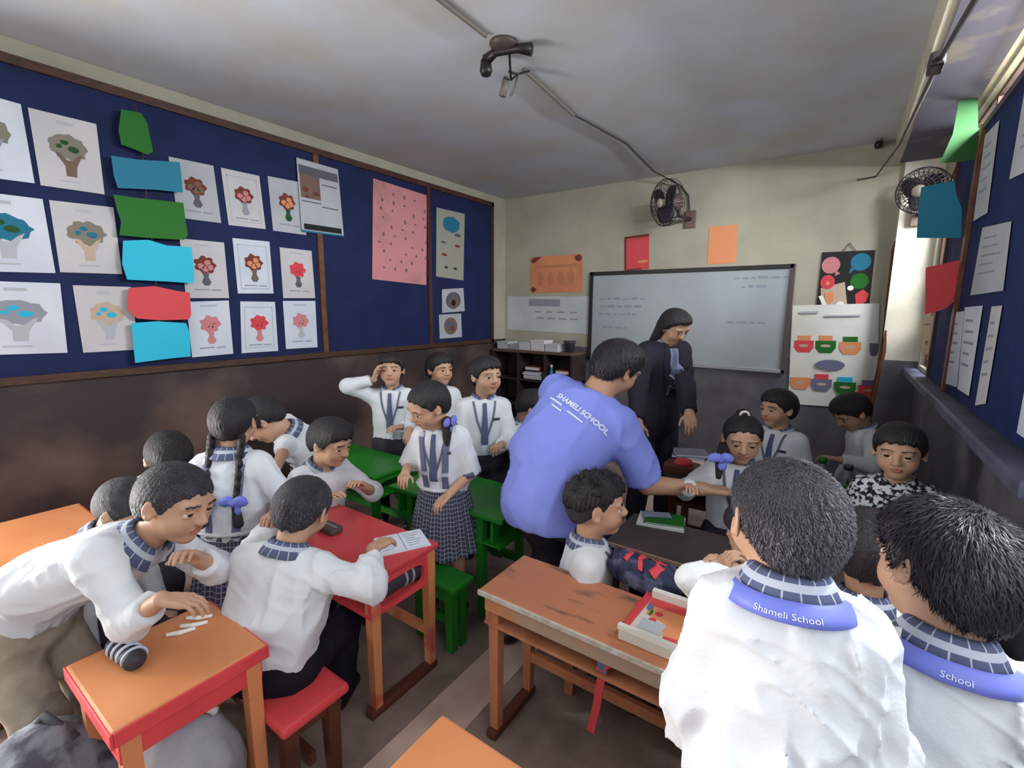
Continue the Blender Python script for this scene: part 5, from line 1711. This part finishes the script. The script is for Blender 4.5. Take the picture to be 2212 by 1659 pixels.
I = human('boy in white shirt and khaki trousers leaning over the small desk', 1.2, .215, (382, 1085, 1.38), (66, -16, -8), 58, lean=(66, -6), lean2=(42, 0), outfit='plain', trouser=KHAKI, hair='crop', tor=1.3, wid=1.1,
          arms=dict(R=dict(t=(376, 1312, 1.2), pole=(-.9, -.2, -.7), dir=(.6, .5, -.1), curl=30), L=dict(t=(440, 1215, 1.36), pole=(-.2, .5, -.6), curl=35)), q=.9, sleeve=.8, strands=2500, foldamp=.007)
human('child with cropped hair hidden behind the leaning boy', 1.12, .2, (276, 1098, 1.68), (60, -35, 0), 60, lean=(25, 0), legs='sit', outfit='plain', hair='crop', q=1.8)
K = human('boy seated on the red bench writing, back to the camera', 1.18, .208, (657, 1098, 1.6), (-22, -22, 8), -28, lean=(20, 5), lean2=(2, 0), legs='sit', outfit='plain', trouser=DARK_TROUSER, tor=1.0, wid=1.22,
          arms=dict(R=dict(t=(832, 1172, 1.62), pole=(.8, -.5, -.2), dir=(-.1, .9, 0), curl=30), L=dict(t=(590, 1170, 1.62), pole=(-.7, -.4, -.4))), q=.9, sleeve=.85, hair='crop', foldamp=.009, strands=2500)
# adults
T = human('teacher in dark blazer with long black hair, looking down', 1.52, .2, (1458, 706, 3.0), (118, -32, 4), 128, lean=(14, 0), lean2=(4, 0), outfit='teacher', shirt=NAVYBLZ, trouser=NAVYBLZ, hair='long', sleeve=.97,
          arms=dict(R=dict(t=(1376, 930, 2.75), curl=30), L=dict(t=(1492, 915, 2.72), curl=35)), q=1.3, tie=False)
shm = mat('pale_blue_shirt', (128, 136, 168), .8)
drape_strip(T['bvh'], T['nb'], T['B'], [(0, .0), (0, -.06 * T['s']), (0, -.25 * T['s'])], [.06, .075, .05, .012], 1, 'shirt_front', shm, T['shirt'], .004, reach=.2)
drape_strip(T['bvh'], T['nb'], T['B'], [(0, -.015), (0, -.24 * T['s'])], [.022, .03, .036, .02], 1, 'tie', mat('slate_tie', (92, 98, 128), .6), T['shirt'], .009, reach=.2)
for sd in (1, -1):
    drape_strip(T['bvh'], T['nb'], T['B'], [(sd * .045, -.0), (sd * .05, -.1), (sd * .012, -.3)], [.03, .045, .012], 1, 'lapel', NAVYBLZ, T['shirt'], .007, reach=.2)
collar(T['nb'], T['nd'], T['Fv'], T['s'], shm, T['shirt'], k=.9)
MAN = human('man in lavender polo bending forward to help a girl, back to the camera', 1.72, .233, (1333, 795, 2.14), (28, -22, 10), 4, lean=(40, 15), lean2=(14, -2), outfit='man', shirt=POLO, trouser=mat('charcoal_suit_trouser', (62, 60, 70), .9, (50, 49, 60), 14, .1, 120, .1), wid=1.12,
            arms=dict(R=dict(t=(1545, 1075, 2.06), pole=(.3, .2, -1), curl=30), L=dict(t=(1310, 1060, 2.6), pole=(-.5, .2, -.8))), sleeve=.45, hair='short', q=1.0, knees=.6, tor=1.0, skin=lin((180, 140, 114)), foldamp=.008, strands=2500)
# right-hand rows
human('boy with spiky hair and cropped sides, in profile behind the worn desk', 1.16, .222, (1290, 1090, 1.76), (62, 0, 0), 62, lean=(4, 0), legs='sit', outfit='boy', hair='spiky', q=.9, sleeve=.7, strands=3000)
human('girl with white hair band and purple ribbon, helped by the man', 1.12, .2, (1604, 948, 2.1), (165, -12, 0), 175, legs='sit', outfit='boy', hair='bun', arms=dict(R=dict(t=(1480, 1060, 1.98)), L=dict(t=(1640, 1120, 1.95))), q=1.15)
ribbon(W(1556, 990, 1.97), np.array([.8, .5, 0]), np.array([0, 0, 1.0]), np.array([.3, -.9, 0]), .95, bpy.data.objects[[o.name for o in bpy.data.objects if o.get('label', '').startswith('girl with white hair band')][0]])
F = Field().cap(W(1568, 962, 2.16), W(1556, 990, 2.0), .03, .022, .02).cap(W(1556, 990, 2.0), W(1552, 1030, 1.99), .022, .012, .01)
V, Qd = polygonize(F, .006)
mesh_np('hair_bunch', V, Qd, HAIR, bpy.data.objects[[o.name for o in bpy.data.objects if o.get('label', '').startswith('girl with white hair band')][0]])
human('boy looking left in the far row below the white chart', 1.14, .205, (1680, 882, 2.72), (-140, -4, 0), -160, legs='sit', q=1.3)
human('boy with bowed head in the far right row, hair hiding his face', 1.14, .205, (1838, 890, 2.8), (-125, -38, 0), -110, lean=(14, 0), legs='sit', outfit='plain', arms=dict(L=dict(t=(1800, 1000, 2.65))), q=1.3)
human('boy in black and white check shirt facing the camera', 1.14, .205, (1942, 975, 1.88), (-172, -4, 3), -175, legs='sit', outfit='check', shirt=CHKSH, q=1.1)
human('boy hidden between the two foreground boys, ear and shoulder showing', 1.15, .215, (1872, 1188, 1.38), (-5, -8, 0), -5, legs='sit', outfit='plain', q=1.4)
human('child behind the foreground boy reaching over the worn desk', 1.12, .21, (1640, 1160, 1.5), (-70, -20, 0), -35, legs='sit', outfit='plain', hair='short', arms=dict(R=dict(t=(1565, 1222, 1.34), curl=45), L=dict(t=(1545, 1240, 1.3), curl=45, pole=(-.3, -.3, -.8))), q=1.4, sleeve=.5)
Qb = human('foreground boy with cropped dark hair and lavender lanyard, back to camera', 1.12, .205, (1690, 1124, .81), (-34, -10, 3), -10, lean=(8, -2), outfit='loose', hair='crop', q=.72, wid=.9, foldamp=.012, strands=9000, neck=.19, slope=.07, ck=.95)
Rb = human('foreground boy at the right edge turning his head left', 1.2, .222, (2036, 1226, .865), (-42, -8, 8), -4, lean=(8, 4), outfit='loose', hair='short', q=.72, wid=.97, foldamp=.012, strands=8000, neck=.28, slope=.064, ck=.95)


def font_mesh(txt, size, bold=0.0, cut=.012):
    cu = bpy.data.curves.new('t', 'FONT')
    cu.body = txt; cu.size = size; cu.offset = bold; cu.resolution_u = 3
    ob = bpy.data.objects.new('t', cu)
    COL.objects.link(ob)
    dg = bpy.context.evaluated_depsgraph_get()
    me = bpy.data.meshes.new_from_object(ob.evaluated_get(dg))
    bpy.data.objects.remove(ob)
    bm = bmesh.new(); bm.from_mesh(me)
    bmesh.ops.subdivide_edges(bm, edges=[e for e in bm.edges if e.calc_length() > cut], cuts=1, use_grid_fill=False)
    bmesh.ops.triangulate(bm, faces=bm.faces)
    bm.verts.index_update()
    P = [(v.co.x, v.co.y) for v in bm.verts]; Fc = [[v.index for v in f.verts] for f in bm.faces]
    bm.free()
    return P, Fc


def lanyard_back(J, txt):
    """printed neck band lying under the collar"""
    s = J['s']; nd = J['nd']
    fr = nrm(J['Fv'] - nd * (J['Fv'] @ nd)); rt = np.cross(fr, nd)

    def at(th, t, o=0.0):
        e = fr * math.cos(th) + rt * math.sin(th)
        r = .088 + .012 * t + o
        z = -.008 - .028 * t - .03 * max(0, math.cos(th))
        return J['nb'] + nd * .008 * s + e * r * s * (1 + .06 * abs(math.sin(th))) + nd * z * s
    V, Fc = [], []
    n = 40
    for i in range(n + 1):
        th = rad(48 + 264 * i / n)
        V += [at(th, -.1, -.006), at(th, 0), at(th, .5, .001), at(th, 1), at(th, 1.1, -.008)]
        if i:
            b = (i - 1) * 5
            Fc += [(b + k, b + k + 1, b + k + 6, b + k + 5) for k in range(4)]
    band = mesh('lanyard', V, Fc, LANYARD, J['shirt'], True)
    P, Fc = font_mesh(txt, .015)
    w = max(p[0] for p in P)
    mesh('lanyard_lettering', [at(math.pi * 1.03 + (w / 2 - x) / .095 / s, .72 - y / .032, .0025) for x, y in P], Fc, mat('pale_print_ink', (206, 216, 232), .7), J['shirt'])


lanyard_back(Qb, 'Shameli School')
lanyard_back(Rb, 'School')


# lettering on the polo back: real letters laid on the cloth
def lay_text(J, txt, size, org_uv, ang, m, name, side=-1, bold=.0):
    P, Fc = font_mesh(txt, size, bold)
    ca, sa = math.cos(rad(ang)), math.sin(rad(ang))
    V = []
    Rv, Fv, Uv = J['Rv'], J['Fv'], J['U']
    lr = Rv if side < 0 else -Rv
    for x, y in P:
        u = org_uv[0] + x * ca - y * sa; w = org_uv[1] + x * sa + y * ca
        o = J['nb'] + lr * u + Uv * w + Fv * side * .6
        h = J['bvh'].ray_cast(Vector(o), Vector(-Fv * side), 1.2)
        V.append(np.array(h[0]) + Fv * side * .0045 if h[0] is not None else o - Fv * side * .5)
    mesh(name, V, Fc, m, J['shirt'])


M_TXT = mat('pale_print_ink', (206, 216, 232), .7)
lay_text(MAN, 'SHAMELI SCHOOL', .033, (-.095, -.13), -6, M_TXT, 'lettering', bold=.0012)
for (u, v, w_) in ((-.12, -.145, .075), (-.09, -.17, .06), (-.01, -.165, .085)):
    drape_strip(MAN['bvh'], MAN['nb'], MAN['B'], [(u, v), (u + w_, v - .008)], .007, -1, 'small_lettering', M_TXT, MAN['shirt'], .0045, n=8)
